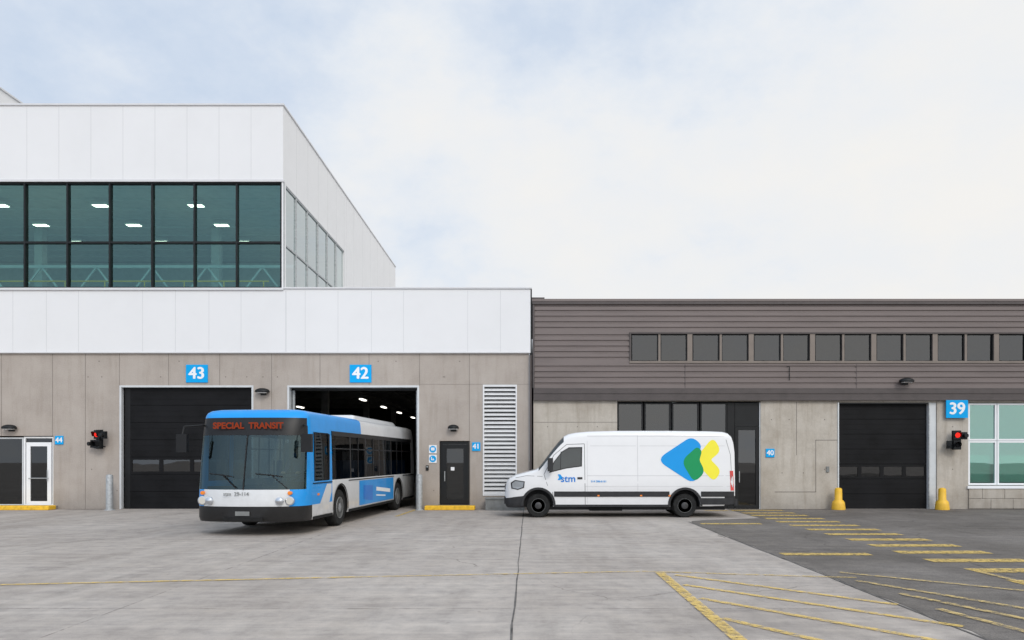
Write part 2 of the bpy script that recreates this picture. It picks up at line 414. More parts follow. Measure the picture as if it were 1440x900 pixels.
mb.box(XL,XL+.3,.301,30,-.1,zp-.56,'dark'); mb.box(xr-.3,xr-.005,.301,30,-.1,zp-.71,'dark'); mb.box(XL,xr,30.001,30.3,-.1,zp-.71,'dark')
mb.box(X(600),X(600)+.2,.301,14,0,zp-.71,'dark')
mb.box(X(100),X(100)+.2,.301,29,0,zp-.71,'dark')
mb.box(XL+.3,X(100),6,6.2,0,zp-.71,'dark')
mb.build('garage_inner_walls',A)
mb=MB()
for y in (3.5,8,12.5,17,21.5,26):
    mb.box(X(110),X(595),y,y+.25,5.3,5.8,'boxgrey')
    mb.box(X(600)+.3,-.8,y,y+.25,5.3,5.8,'boxgrey')
for x in (-8.4,-6.6,-5.0): mb.tube((x,.8,5.15),(x,28,5.15),.09,'boxgrey')
for y in (8,17,26): 
    for x in (-9.4,-4.6): mb.box(x-.15,x+.15,y,y+.3,0,5.3,'boxgrey')
mb.build('garage_steelwork',A)
mb=MB(); mc=MB()
for x in (-7.8,-12.3,-4.0):
    for y in (8.8,14,19,24.5):
        if x>-5 and y<10: continue
        mb.box(x-.07,x+.07,y-.5,y+.5,4.55,4.60,'strip')
        mc.box(x-.12,x+.12,y-.55,y+.55,4.602,4.70,'boxgrey')
        for dy in (-.5,.5): mc.tube((x,y+dy,4.7),(x,y+dy,5.3),.008,'boxgrey',6)
mb.build('garage_lamps',A); mc.build('garage_lamp_housings',A)
zf=zp-.3; zc=11.9
mb=MB()
mb.box(XL+.3,xc-.4,.3,22.6,zc,zc+.1,'inceil')
mb.box(XL+.31,xc-.34,12,12.15,zf+.001,zc-.001,'inwall')
for x in (-13.8,-21.5,-29): mb.box(x,x+.35,6,6.35,zf+.001,zc-.001,'inwall')
for k in range(10):
    mb.box(XL+.31,xc-.45,1.2+k*1.2,1.26+k*1.2,zc-.05,zc-.002,'steel')
mb.build('upper_interior',A)
mb=MB()
for y in (3.2,7.5):
    mb.beam((XL+.4,y,8.0),(xc-.5,y,8.0),.11,'steel'); mb.beam((XL+.4,y,9.45),(xc-.5,y,9.45),.11,'steel')
    x=XL+.5; up=True
    while x<xc-1.7:
        mb.beam((x,y,8.0 if up else 9.45),(x+1.1,y,9.45 if up else 8.0),.06,'steel'); x+=1.1; up=not up
mb.build('roof_trusses',A)
mb=MB()
for z in (8.15,8.5): mb.tube((-22,1.6,z),(-9.8,1.6,z),.03,'yellow',8)
x=-22
while x<-9.7: mb.tube((x,1.6,7.55),(x,1.6,8.5),.025,'yellow',8); x+=1.5
mb.build('yellow_guard_rail',A)
mb=MB(); mc=MB()
for x in (-28.2,-24.4,-20.5,-16.6,-12.9):
    for y in (2.4,4.9,7.4):
        mb.box(x-.27,x+.27,y-.13,y+.13,11.60,11.62,'lamp'); mc.box(x-.32,x+.32,y-.18,y+.18,11.622,11.72,'steel')
mb.build('ceiling_lamps',A); mc.build('ceiling_lamp_housings',A)
mb=MB()
zg0=zp+.04; zg1=Z(257); ztr=Z(341)
mb.face([(XL,.06,zg0),(X(397),.06,zg0),(X(397),.06,zg1),(XL,.06,zg1)],'gfront')
mb.build('curtain_wall_glass_front',A)
mb=MB(); xg=xc-.06
mb.face([(xg,.1,zp-.3),(xg,9.0,zp-.3),(xg,9.0,zg1),(xg,.1,zg1)],'gside'); mb.build('curtain_wall_glass_side',A)
mb=MB()
ps=[395.5,333,273.5,214,154.5,95,35]+[35-60*k for k in range(1,9)]
for p in ps: mb.box(X(p)-.03,X(p)+.03,-.03,.16,zg0,zg1,'black')
for i,p in enumerate(ps[:-1]):
    a=X(ps[i+1])+.031; b=X(p)-.031
    mb.box(a,b,-.025,.15,ztr-.035,ztr+.035,'black'); mb.box(a,b,-.02,.15,zg0,zg0+.05,'black'); mb.box(a,b,-.02,.15,zg1-.05,zg1,'black')
mb.build('curtain_wall_mullions',A)
mb=MB()
mb.box(X(397)+.001,xc+.003,-.03,.1,zg0,zg1,'galv')
ys=[1.5*k+.05 for k in range(1,7)]
for y in ys: mb.box(xg-.06,xg+.045,y-.04,y+.04,zp-.3,zg1,'galv')
pr=.101
for y in ys:
    for z in (zg1-.06,ztr-.05): mb.box(xg-.05,xg+.04,pr,y-.041,z,z+.06,'galv')
    pr=y+.041
mb.build('side_mullions',A)
mb=MB(); mb.box(XL,-19.75,.6,14,zu-.3,zu+1.25,'white'); mb.box(XL,-19.7,.55,14,zu+1.251,zu+1.31,'whited'); mb.build('rooftop_volume',A)
def garage_door(name,x0,x1,z1,y,parent,win=(2.35,2.8),nwin=4,sections=7):
    mb=MB(); h=z1/sections
    for k in range(sections):
        a=k*h+.006; b=(k+1)*h-.006
        if a<win[0]+.05<b:
            n=nwin; w=(x1-x0)/n
            mb.box(x0,x1,y,y+.05,a,a+.09,'doorblk'); mb.box(x0,x1,y,y+.05,b-.09,b,'doorblk')
            for i in range(n+1):
                c=x0+i*w; l=max(x0,c-.07); r=min(x1,c+.07); mb.box(l,r,y,y+.05,a+.091,b-.091,'doorblk')
            for i in range(n):
                mb.box(x0+i*w+.071,x0+(i+1)*w-.071,y+.02,y+.03,a+.091,b-.091,'gdark')
        else:
            mb.box(x0,x1,y,y+.05,a,b,'doorblk')
            for q in (.33,.66): mb.box(x0,x1,y-.006,y-.001,a+(b-a)*q,a+(b-a)*q+.02,'doorblk')
    mb.box(x0,x1,y+.056,y+.06,0,(int(win[0]/h))*h,'rubber'); mb.box(x0,x1,y+.056,y+.06,(int(win[0]/h)+1)*h+.005,z1,'rubber')
    return mb.build(name,parent,bevel=.006)
garage_door('sectional_door_43',X(180),X(354),Z(545),.16,A,win=(1.45,1.9))
mb=MB()
def frame(x0,x1,z1,w,y0,y1,mat):
    mb.box(x0,x0+w,y0,y1,0,z1,mat); mb.box(x1-w,x1,y0,y1,0,z1,mat); mb.box(x0+w+.001,x1-w-.001,y0,y1,z1-w,z1,mat)
frame(X(168)+.001,X(356.5),Z(542),.07,-.012,.155,'alu'); frame(X(404),X(589.5),Z(542),.07,-.012,.28,'alu')
mb.box(X(172),X(180)-.001,.16,.2,0,Z(545),'black')
mb.build('door_frames',A,bevel=.006)
mb=MB(); mb.box(X(408),X(587),.32,.42,Z(548),Z(543),'black'); 
for x in (X(409),X(585)): mb.box(x-.04,x+.04,.32,.4,0,Z(548),'galv')
mb.tube((X(408),.6,4.6),(X(587),.6,4.6),.06,'boxgrey')
mb.build('raised_door_gear',A)
def glazed(mb,x0,x1,z0,z1,y,mat,gm,w=.06,d=.08):
    mb.box(x0,x0+w,y,y+d,z0,z1,mat); mb.box(x1-w,x1,y,y+d,z0,z1,mat)
    mb.box(x0+w,x1-w,y+.002,y+d-.002,z0,z0+w,mat); mb.box(x0+w,x1-w,y+.002,y+d-.002,z1-w,z1,mat)
    mb.box(x0+w,x1-w,y+d/2,y+d/2+.01,z0+w,z1-w,gm)
mb=MB()
glazed(mb,X(-58),X(31),.12,Z(615),.08,'alu','gdoor',.05)
glazed(mb,X(32),X(74.5),.12,Z(614),.06,'signw','gdoor',.055,.1)
glazed(mb,X(36),X(71),.14,Z(622),.04,'signw','gdoor',.14,.06)
mb.box(X(-59),X(75),.02,.3,-.05,.12,'galv')
mb.tube((X(67),-.02,1.0),(X(67),-.02,1.4),.015,'galv'); mb.tube((X(40),-.0,1.1),(X(68),-.0,1.1),.015,'galv')
mb.build('glazed_entrance_44',A)
mb=MB()
glazed(mb,X(619),X(660.5),.13,Z(621),.05,'black','gdoor',.09,.1)
glazed(mb,X(622),X(657.5),.2,Z(625),.03,'black','gdoor',.15,.06)
mb.box(X(618.5),X(661),.02,.3,-.05,.13,'galv')
mb.tube((X(625.5),-.04,1.0),(X(625.5),-.04,1.35),.018,'galv'); mb.box(X(634),X(639),-.0,.028,1.38,1.5,'signw')
mb.build('entrance_door_41',A)
mb=MB()
x0,x1,z0,z1=X(679),X(727),Z(697),Z(541)
mb.box(x0,x0+.05,-.03,.2,z0,z1,'louv'); mb.box(x1-.05,x1,-.03,.2,z0,z1,'louv'); mb.box(x0+.05,x1-.05,-.03,.2,z1-.05,z1,'louv'); mb.box(x0+.05,x1-.05,-.03,.2,z0,z0+.05,'louv')
n=27
for k in range(n):
    z=z0+.06+(z1-z0-.14)*k/(n-1)
    mb.face([(x0+.05,-.02,z),(x1-.05,-.02,z),(x1-.05,.1,z+.11),(x0+.05,.1,z+.11)],'louv')
    mb.face([(x0+.05,-.02,z),(x1-.05,-.02,z),(x1-.05,-.02,z+.06),(x0+.05,-.02,z+.06)],'louv')
mb.box(x0+.05,x1-.05,.21,.22,z0,z1,'dark')
mb.build('ventilation_louver',A)
mb=MB(); mb.box(X(744.5),X(748),-.05,.2,0,zp-.02,'black'); mb.tube((X(746),-.09,.15),(X(746),-.09,Z(500)),.045,'brownd')
mb.box(X(744)+.1,X(766),.3,6,7.0,7.62,'brownd')
mb.build('corner_trim',A)

# ================= BROWN BUILDING =================
B=empty('brown_metal_industrial_building')
XR=34.0; bx0=X(750)+.002; zb1=Z(562); zbt=Z(424)
winL=(X(868),X(1070),-1,Z(564)); gd=(X(1178),X(1318),-1,Z(566)); wr=(X(1362),X(1560),Z(683),Z(566))
gd2=(X(1640),X(1780),-1,Z(566))
mb=MB(); mb.wall(bx0,XR,-.1,zb1,[winL,gd,wr,gd2],.02,.35,'conc2'); mb.build('concrete_base_wall',B)
sw=(X(887),X(2000),Z(508),Z(470))
mb=MB(); mb.wall(bx0,XR,zb1,zbt,[sw],.0,.34,'brownd'); mb.build('backing_wall',B)
def corr(mb,x0,x1,z0,z1,y,mat,per=.2,dep=.035):
    prof=[]; z=z0
    while z<z1:
        for dz,dy in ((0,0),(.115,0),(.135,dep),(.18,dep)):
            if z+dz<z1: prof.append((z+dz,y-dep+dy))
        z+=per
    prof.append((z1,y-dep))
    for (a,ya),(b,yb) in zip(prof,prof[1:]):
        mb.face([(x0,ya,a),(x1,ya,a),(x1,yb,b),(x0,yb,b)],mat)
mb=MB()
y=-.03
zbb=Z(546)
corr(mb,bx0,XR,zbb,sw[2]-.05,y,'brown'); corr(mb,bx0,XR,sw[3]+.05,zbt-.12,y,'brown')
corr(mb,bx0,sw[0]-.05,sw[2]-.05,sw[3]+.05,y,'brown')
mb.build('corrugated_cladding',B,weld=False)
mb=MB()
mb.box(bx0-.04,XR,-.12,.4,zbt-.12,zbt+.05,'brownd'); mb.box(bx0-.05,XR,-.135,-.121,zbt-.02,zbt+.07,'brown')
mb.box(bx0,XR,-.09,-.001,zb1-.02,zbb,'brownd'); mb.box(bx0,XR,-.11,-.0905,zbb-.2,zbb-.1,'brownd'); mb.box(bx0,XR,-.115,-.0905,zb1-.04,zb1+.05,'brownd')
mb.box(bx0-.03,bx0+.04,-.10,-.011,zbb,zbt-.13,'brownd')
x=bx0+5.4
while x<XR:
    mb.box(x-.012,x+.012,-.0705,-.06,zbb,sw[2]-.12,'brownd') ; x+=6.1
mb.box(sw[0]-.06,sw[1],-.1,-.001,sw[2]-.08,sw[2],'brownl'); mb.box(sw[0]-.06,sw[1],-.1,-.001,sw[3],sw[3]+.06,'brownd'); mb.box(sw[0]-.06,sw[0],-.1,-.001,sw[2]+.001,sw[3]-.001,'brownd')
mb.build('brown_flashings',B,bevel=.006)
mb=MB(); mg=MB()
px=887.0
while px<1990:
    a=X(px); b=X(px+79)
    mid=X(px+40)
    for u,v in ((a+.02,mid-.04),(mid+.04,b)):
        mb.box(u,u+.03,-.02,.08,sw[2],sw[3],'black'); mb.box(v-.03,v,-.02,.08,sw[2],sw[3],'black')
        mb.box(u+.03,v-.03,-.02,.08,sw[2],sw[2]+.03,'black'); mb.box(u+.03,v-.03,-.02,.08,sw[3]-.03,sw[3],'black')
        t1=rr.uniform(-.012,.012)
        mg.face([(u+.03,.03,sw[2]+.03),(v-.03,.03+t1,sw[2]+.03),(v-.03,.03+t1*.6,sw[3]-.03),(u+.03,.03,sw[3]-.03)],'gdark')
    mb.box(mid-.039,mid+.039,-.06,.1,sw[2],sw[3],'brownl'); mb.box(b+.001,X(px+86),-.08,.1,sw[2],sw[3],'brownl')
    px+=86
mb.build('strip_window_frames',B); mg.build('strip_window_glass',B)
mb=MB(); 
for a,b in ((869,905),(907,944),(946,984),(986,1024)):
    glazed(mb,X(a),X(b),1.0,Z(566),.12,'black','gdark',.05)
    mb.box(X(a),X(b),.12,.2,0,.999,'black')
mb.box(X(1024)+.001,X(1034),.1,.22,0,Z(566),'black')
glazed(mb,X(1034.5),X(1068.5),.02,Z(600),.08,'black','gdark',.12); mb.box(X(1034.5),X(1068.5),.1,.18,Z(600)+.01,Z(566),'black')
mb.box(X(1068.6),X(1070)-.001,.05,.2,0,Z(566),'alu')
mb.tube((X(1040),.03,.95),(X(1040),.03,1.35),.018,'galv')
mb.build('ground_floor_glazing',B)
garage_door('sectional_door_39',X(1180),X(1306),Z(568),.16,B,win=(1.45,1.9),nwin=4)
garage_door('sectional_door_38',X(1642),X(1778),Z(568),.16,B,win=(1.45,1.9))
mb=MB(); mb.box(X(1306.5),X(1317.5),.06,.3,0,Z(566)-.001,'alu'); mb.box(X(1306.5),X(1308),.02,.059,0,Z(566)-.001,'galv'); mb.box(X(1178)+.002,X(1179.8),-.01,.2,0,Z(566)-.001,'alu'); mb.box(X(1180),X(1306),-.0,.15,Z(568),Z(566)-.001,'black')
mb.build('door_frame_39',B)
mb=MB(); 
for a,b in ((1363,1403),(1404,1480),(1481,1559)):
    glazed(mb,X(a),X(b),Z(682),Z(620),.06,'signw','ggreen',.06,.08); glazed(mb,X(a),X(b),Z(619.5),Z(567),.06,'signw','ggreen',.06,.08)
    mb.box(X(a)+.1,X(b)-.1,.3,.31,Z(678),Z(640),'blind')
mb.box(X(1360),X(1562),-.06,.3,Z(687),Z(683)-.001,'signw')
mb.build('white_framed_window',B)
mb=MB(); row=0
for z0,z1 in ((.02,.37),(.38,.72)):
    x=X(1362)-(.3 if row else 0)
    while x<X(1560):
        mb.box(max(x,X(1362)),min(x+.78,X(1560)),-.03,.015,z0,z1,'conc2'); x+=.79
    row+=1
mb.build('block_sill_wall',B,bevel=.008)
mb=MB()
for a,b,c,d in ((1147,1147.6,619,692),(1147,1178,618.6,619.2),(1090,1147,691.5,692.2),(1120,1120.5,565,640)):
    mb.box(X(a),X(b)+.006,.0165,.03,Z(d)-.004,Z(c)+.004,'cseam')
for p,q in ((770,600),(840,600),(770,660),(1085,590),(1110,590),(1160,590),(1100,665),(1340,600),(1340,660),(1130,665),(1160,660),(812,600)):
    mb.tube((X(p),.0165,Z(q)),(X(p),.03,Z(q)),.02,'cseam',10)
mb.box(bx0,X(868),.016,.03,Z(594),Z(593.4),'cseam')
mb.build('concrete_form_lines',B)
mb=MB()
mb.box(bx0,XR,.36,22,zbt-.5,zbt-.3,'roof'); mb.box(bx0,bx0+.3,.351,22,-.1,zbt-.501,'brownd'); mb.box(XR-.3,XR,.351,22,-.1,zbt-.501,'brownd'); mb.box(bx0,XR,22.001,22.3,-.1,zbt-.3,'brownd')
mb.box(bx0+.3,XR-.3,5,5.2,0,4.2,'inwall'); mb.box(bx0+.3,XR-.3,.36,21.9,4.2,4.35,'inceil')
mb.box(bx0+.3,XR-.3,3.0,3.1,4.36,zbt-.51,'boxgrey')
for x in (bx0+5,10.8,15.3): mb.box(x,x+.15,.36,4.99,0,4.19,'inwall')
mb.build('roof_and_inner_walls',B)
mb=MB()
mb.tube((X(1105),-.09,Z(516)),(X(1109),-.09,Z(516)),.012,'black',8); mb.tube((X(1109),-.09,Z(516)),(X(1109),-.09,Z(535)),.012,'black',8)
mb.box(X(1162),X(1166),-.02,.019,Z(664),Z(656),'boxgrey'); 
mb.build('cable_and_switch',B)

# ================= SIGNS =================
def sign(num,px0,px1,py0,py1,size,y0=0):
    e=empty('number_sign',((X(px0)+X(px1))/2,y0,(Z(py0)+Z(py1))/2))
    w=(X(px1)-X(px0))/2; h=(Z(py0)-Z(py1))/2
    mb=MB(); mb.box(-w,w,-.035,-.002,-h,h,'blue')
    mb.build('panel',e,bevel=.002)
    boldtext('digits',num,size,(0,-.038,0.0),'signw',e,w=.03)
sign('43',262,292.5,513,538,.58); sign('42',492,522.5,513,538,.58); sign('39',1328,1358.5,563,588,.58,-.09)
sign('44',78,89.5,613,625,.25); sign('41',664,675.5,622,634,.25); sign('40',1077,1089,631,643,.25,.02)
for (py0,py1) in ((626,637.5),(639.5,651)):
    e=empty('pictogram_sign',(X(608.7),0,(Z(py0)+Z(py1))/2)); mb=MB(); mb.box(-.14,.14,-.02,-.002,-.145,.145,'signw')
    mb.build('panel',e,bevel=.002)
    mb=MB(); mb.lathe([(.12,-.0235),(.12,-.0205)],(0,0,0),'blue',28,'y')
    if py0<630: mb.box(-.065,.065,-.027,-.024,-.03,.06,'signw'); mb.box(-.05,.05,-.027,-.024,-.055,-.04,'signw')
    else: mb.box(-.06,-.03,-.027,-.024,-.05,.07,'signw'); mb.box(-.03,.05,-.027,-.024,-.05,-.02,'signw'); mb.box(.0,.03,-.027,-.024,-.02,.02,'signw')
    mb.build('pictogram',e)

# ================= WALL LAMPS =================
def wall_lamp(px,py,y0=0,w=.26):
    e=empty('wall_lamp',(X(px),y0,Z(py)))
    bm=bmesh.new(); bmesh.ops.create_uvsphere(bm,u_segments=24,v_segments=14,radius=1)
    bmesh.ops.bisect_plane(bm,geom=bm.verts[:]+bm.edges[:]+bm.faces[:],plane_co=(0,0,-.25),plane_no=(0,0,-1),clear_outer=True)
    bmesh.ops.holes_fill(bm,edges=bm.edges)
    for v in bm.verts: v.co=Vector((v.co.x*w,v.co.y*.2-.16,v.co.z*.12))
    me=bpy.data.meshes.new('hood'); bm.to_mesh(me); bm.free(); me.materials.append(MT['black'])
    me.polygons.foreach_set('use_smooth',[True]*len(me.polygons)); me.set_sharp_from_angle(angle=.8)
    o=bpy.data.objects.new('hood',me); sc.collection.objects.link(o); o.parent=e
    mb=MB(); mb.box(-.1,.1,-.06,-.002,-.12,.1,'black'); mb.box(-.15,.15,-.28,-.08,-.055,-.031,'signw'); mb.build('bracket_and_lens',e,bevel=.005)
wall_lamp(17,602); wall_lamp(638,602,w=.2); wall_lamp(371,551); wall_lamp(1270,537,-.1)
# ================= TRAFFIC LIGHTS =================
def traffic(px,py,y0):
    e=empty('traffic_light',(X(px),y0-.28,Z(py)),math.radians(-14))
    mb=MB()
    for s_ in (.17,-.17):
        mb.box(-.12,.12,-.07,.07,s_-.155,s_+.155,'black')
        n=14
        for k in range(n):
            a0=math.radians(-40+260*k/n); a1=math.radians(-40+260*(k+1)/n)
            r=.105
            p=[(r*math.cos(a0),-.071,s_+r*math.sin(a0)),(r*math.cos(a1),-.071,s_+r*math.sin(a1))]
            l0=-.071-.2*(.55+.45*max(0,math.sin(a0))); l1=-.071-.2*(.55+.45*max(0,math.sin(a1)))
            mb.face([p[0],p[1],(p[1][0],l1,p[1][2]),(p[0][0],l0,p[0][2])],'black')
    mb.box(-.15,.15,.071,.08,-.34,.34,'black')
    mb.build('housing',e,bevel=.008,recalc=False)
    mb=MB(); mb.lathe([(.09,-.078),(.06,-.092),(.01,-.098)],(0,0,.17),'red',24,'y'); mb.build('red_lens',e)
    mb=MB(); mb.lathe([(.09,-.078),(.06,-.09),(.01,-.095)],(0,0,-.17),'doorblk',24,'y'); mb.build('dark_lens',e)
    mb=MB(); 
    mb.tube((0,.08,.25),(.05,.28,.25),.02,'black'); mb.tube((0,.08,-.25),(.05,.28,-.25),.02,'black'); 
    mb.box(.15,.32,-.05,.09,.02,.28,'black'); mb.box(-.32,-.16,-.02,.1,-.3,-.02,'black')
    mb.tube((.24,-.05,.15),(.26,-.2,.15),.075,'black',16); mb.tube((-.24,-.02,-.16),(-.28,-.16,-.16),.07,'black',16)
    mb.build('brackets',e,bevel=.01)
traffic(144,618,0); traffic(1340,619,.02)

# ================= BOLLARDS =================
for px,y in ((154,-.55),(589.5,-.45)):
    s=F/(D+y); e=empty('steel_bollard',((px-CX)/s,y,0)); h=1.25
    mb=MB(); mb.lathe([(.115,0),(.115,h-.06),(.10,h-.02),(.05,h),(.01,h+.005)],(0,0,0),'galv',24); mb.lathe([(.17,0),(.16,.02)],(0,0,0),'galv',24)
    mb.build('post',e,smooth=40)
for px,y in ((1179,-.35),(1325,-.4)):
    s=F/(D+y); e=empty('yellow_bollard',((px-CX)/s,y,0))
    mb=MB(); mb.lathe([(.23,0),(.235,.05),(.22,.2),(.205,.28),(.13,.36),(.125,.70),(.11,.75),(.05,.775),(.01,.78)],(0,0,0),'yellow',24)
    mb.build('post',e,smooth=50)
for x0,x1,y1 in ((X(-90),X(83),-.62),(X(600),X(669),-.62)):
    e=empty('yellow_kerb'); mb=MB(); mb.box(x0,x1,y1,-.16,0,.15,'yelkerb'); mb.box(x0+.05,x1-.05,-.159,-.001,0,.148,'conc'); mb.build('kerb_block',e,bevel=.025)
e=empty('utility_box',(X(711),-.45,0)); mb=MB(); mb.box(-.68,.68,-.25,.25,.0,.38,'boxgrey'); mb.box(-.71,.71,-.28,.28,.381,.43,'boxgrey'); 
for k in range(5): mb.box(-.6+k*.25,-.42+k*.25,-.262,-.251,.08,.3,'boxgrey')
mb.build('cabinet',e,bevel=.012)
e=empty('card_reader',(X(601),0,Z(658))); mb=MB(); mb.box(-.05,.05,-.04,-.002,-.09,.09,'black'); mb.box(-.035,.035,-.045,-.041,.02,.06,'galv'); mb.build('body',e,bevel=.005)

# ================= WHEELS =================
MT['tyre']=pm('tyre_rubber',(.022,.022,.022),.9,var=.2,vscale=10,spec=.2)
MT['rimg']=pm('steel_rim',(.30,.31,.32),.5,metal=.4,var=.2,vscale=9)
MT['rimd']=pm('dark_steel_rim',(.05,.05,.052),.5,metal=.2,var=.2,vscale=9)
def wheel(name,parent,c,R,w,axis,sgn,rim,rr_=.6,holes=8,hub=.25):
    mb=MB(); h=w/2
    T=lambda prof:[(r,z*sgn) for r,z in prof]
    mb.lathe(T([(R*rr_,-h),(R*.93,-h),(R*.985,-h*.8),(R,-h*.5),(R,h*.5),(R*.985,h*.8),(R*.93,h),(R*.8,h*1.04),(R*rr_,h*.96)]),c,'tyre',40,axis)
    mb.lathe(T([(R*rr_*1.02,h*.9),(R*rr_*1.0,h*1.02),(R*rr_*.94,h*1.0),(R*rr_*.9,h*.6),(R*rr_*.8,h*.45),(R*rr_*.5,h*.62),(R*hub*1.2,h*.7),(R*hub,h*1.0),(R*hub*.8,h*1.08),(.005,h*1.1)]),c,rim,40,axis)
    c=Vector(c)
    for k in range(holes):
        a=2*math.pi*k/holes
        for rad,rs,mat,z0,z1 in ((R*rr_*.70,R*.055,'rubber',h*.4,h*.58),(R*hub*1.45,R*.03,'galv',h*.6,h*.82)):
            u,v=rad*math.cos(a),rad*math.sin(a)
            f=lambda z:(c+(Vector((z*sgn,u,v)) if axis=='x' else Vector((u,z*sgn,v))))
            mb.tube(f(z0),f(z1),rs,mat,10)
    mb.lathe(T([(R*rr_*.985,h*1.0),(R*rr_*.985,h*1.03),(R*rr_*.965,h*1.03),(R*rr_*.965,h*1.0)]),c,'boxgrey',40,axis)
    return mb.build(name,parent,smooth=35)
def boolcut(ob,cutters):
    bpy.context.view_layer.update()
    for c in cutters:
        md=ob.modifiers.new('arch','BOOLEAN'); md.operation='DIFFERENCE'; md.solver='EXACT'; md.object=c
    dg=bpy.context.evaluated_depsgraph_get(); dg.update()
    me=bpy.data.meshes.new_from_object(ob.evaluated_get(dg)); 
    ob.modifiers.clear(); ob.data=me
    for c in cutters: bpy.data.objects.remove(c,do_unlink=True)
def cutter(parent,c,r,l,axis):
    mb=MB(); mb.lathe([(r,-l/2),(r,l/2)],c,'rubber',40,axis); o=mb.build('cutter',parent); return o

# ================= BUS =================
MT['bwhite']=pm('bus_white_paint',(.74,.75,.76),.3,var=.02,coat=.4,dirt=.45)
MT['bblue']=pm('bus_blue_paint',(.004,.19,.66),.35,var=.03,coat=.3,dirt=.12,spec=.3)
MT['bblue2']=pm('bus_light_blue',(.004,.30,.78),.35,var=.03,coat=.3,dirt=.12,spec=.3)
MT['bblack']=pm('bus_black_trim',(.012,.012,.013),.4,var=.1,dirt=.05,spec=.3)
MT['bglass']=glass('bus_windshield_glass',(.36,.50,.51),.08,refl=(.65,.88,.92),gain=.6)
MT['bglass2']=glass('bus_side_glass',(.15,.18,.19),.04,gain=.12)
MT['led']=emit('destination_led',(1,.17,.07),.27)
MT['headl']=emit('headlamp_lit',(1,.97,.9),.6)
MT['chrome']=pm('lamp_reflector',(.6,.62,.65),.2,metal=.9,var=.02)
MT['orange']=pm('orange_marker',(.9,.25,.02),.3,var=.02)
th=math.radians(-4.3)
bus=empty('city_bus',(-6.60,-9.66,0),th); bus.scale=(1.05,1,1)
front=[(0,0),(.3,.014),(.6,.058),(.82,.115),(.98,.19),(1.10,.28),(1.19,.39),(1.245,.53),(1.27,.70)]
side_y=[.85,1.0,2.1,2.32,3.85,3.95,5.0,5.35,5.45,6.85,6.95,8.35,8.45,9.85,9.95,11.3,11.8]
rear=[(1.25,12.0),(1.18,12.1),(1.0,12.17),(.6,12.2),(0,12.2)]
half=front+[(1.27,y) for y in side_y]+rear
outl=half+[(-x,y) for x,y in reversed(half[1:-1])]
n=len(outl)
levels=[(.33,.985,.05),(.42,1,.0),(.69,1,0),(.95,1,.01),(1.08,1,.025),(1.25,.998,.05),(1.55,.996,.10),(1.8,.992,.15),(2.1,.987,.21),(2.35,.982,.26),(2.45,.978,.285),(2.62,.970,.33),(2.77,.960,.39),(2.84,.952,.43),(2.90,.93,.50),(2.95,.87,.60),(2.98,.72,.75),(2.99,.45,1.0)]
mb=MB()
rings=[]
for z,wf,sh in levels:
    r=[]
    for x,y in outl:
        if y<=1.0: yy=y+sh*(1-y)
        elif y>11.5: yy=y-(sh*.6)
        else: yy=y
        r.append(len(mb.v)); mb.v.append((x*wf,yy,z))
    rings.append(r)
def bmat(z,ym,xm):
    fr = ym<.5
    if z>2.77: return 'bblue2' if ym<5.0 else 'bwhite'
    if fr:
        if z>2.35: return 'bblack'
        if z>1.08: return 'bglass'
        if z>.69: return 'bwhite' if abs(xm)<.9 else 'bblue2'
        return 'bblack'
    if ym>12.0:
        return 'bblack' if 1.25<z<2.35 else 'bwhite'
    if z>2.45: return 'bblue2' if ym<5.0 else 'bwhite'
    if z>1.25:
        if ym<1.0: return 'bblue2'
        if 2.1<ym<2.32: return 'bblue2'
        if ym>11.3: return 'bwhite'
        for a,b in ((3.85,3.95),(5.35,5.45),(6.85,6.95),(8.35,8.45),(9.85,9.95)):
            if a<ym<b: return 'bblack'
        return 'bglass2'
    if z>.69: return 'bblue2' if ym<2.32 else 'bwhite'
    if ym<.8: return 'bblack'
    return 'bwhite'
for j in range(len(levels)-1):
    zm=(levels[j][0]+levels[j+1][0])/2
    for k in range(n):
        k2=(k+1)%n
        xm=(outl[k][0]+outl[k2][0])/2; ym=(outl[k][1]+outl[k2][1])/2
        mb.f.append((rings[j][k],rings[j][k2],rings[j+1][k2],rings[j+1][k])); mb.m.append(mb.mi(bmat(zm,ym,xm)))
mb.f.append(tuple(reversed(rings[0]))); mb.m.append(mb.mi('bblack'))
mb.f.append(tuple(rings[-1])); mb.m.append(mb.mi('bwhite'))
body=mb.build('body',bus)
WY=(3.0,9.35)
cut=[]
for wy in WY:
    for sx in (-1,1): cut.append(cutter(bus,(sx*1.2,wy,.50),.60,.75,'x'))
boolcut(body,cut)
body.data.polygons.foreach_set('use_smooth',[True]*len(body.data.polygons)); body.data.set_sharp_from_angle(angle=math.radians(28))
for wy in WY:
    for sx in (-1,1): wheel('wheel',bus,(sx*1.11,wy,.49),.49,.28,'x',sx,'rimg',.58,10,.24)
mb=MB()
for sx in (-1,1):
    for wy in WY:
        nn=22
        for k in range(nn):
            a0=math.pi*(k/nn)*1.08-.12; a1=math.pi*((k+1)/nn)*1.08-.12
            ra,rb=.60,.64
            q=[(sx*1.288,wy+ra*math.cos(a0),.5+ra*math.sin(a0)),(sx*1.288,wy+ra*math.cos(a1),.5+ra*math.sin(a1)),(sx*1.288,wy+rb*math.cos(a1),.5+rb*math.sin(a1)),(sx*1.288,wy+rb*math.cos(a0),.5+rb*math.sin(a0))]
            mb.face(q,'rubber')
    for a,b in ((3.7,8.7),(.9,2.3),(10.0,11.7)):
        mb.box(min(sx*1.272,sx*1.29),max(sx*1.272,sx*1.29),a,b,.33,.40,'rubber')
        mb.box(min(sx*1.272,sx*1.283),max(sx*1.272,sx*1.283),a,b,1.19,1.215,'rubber')
mb.build('rub_rails',bus)
mb=MB()
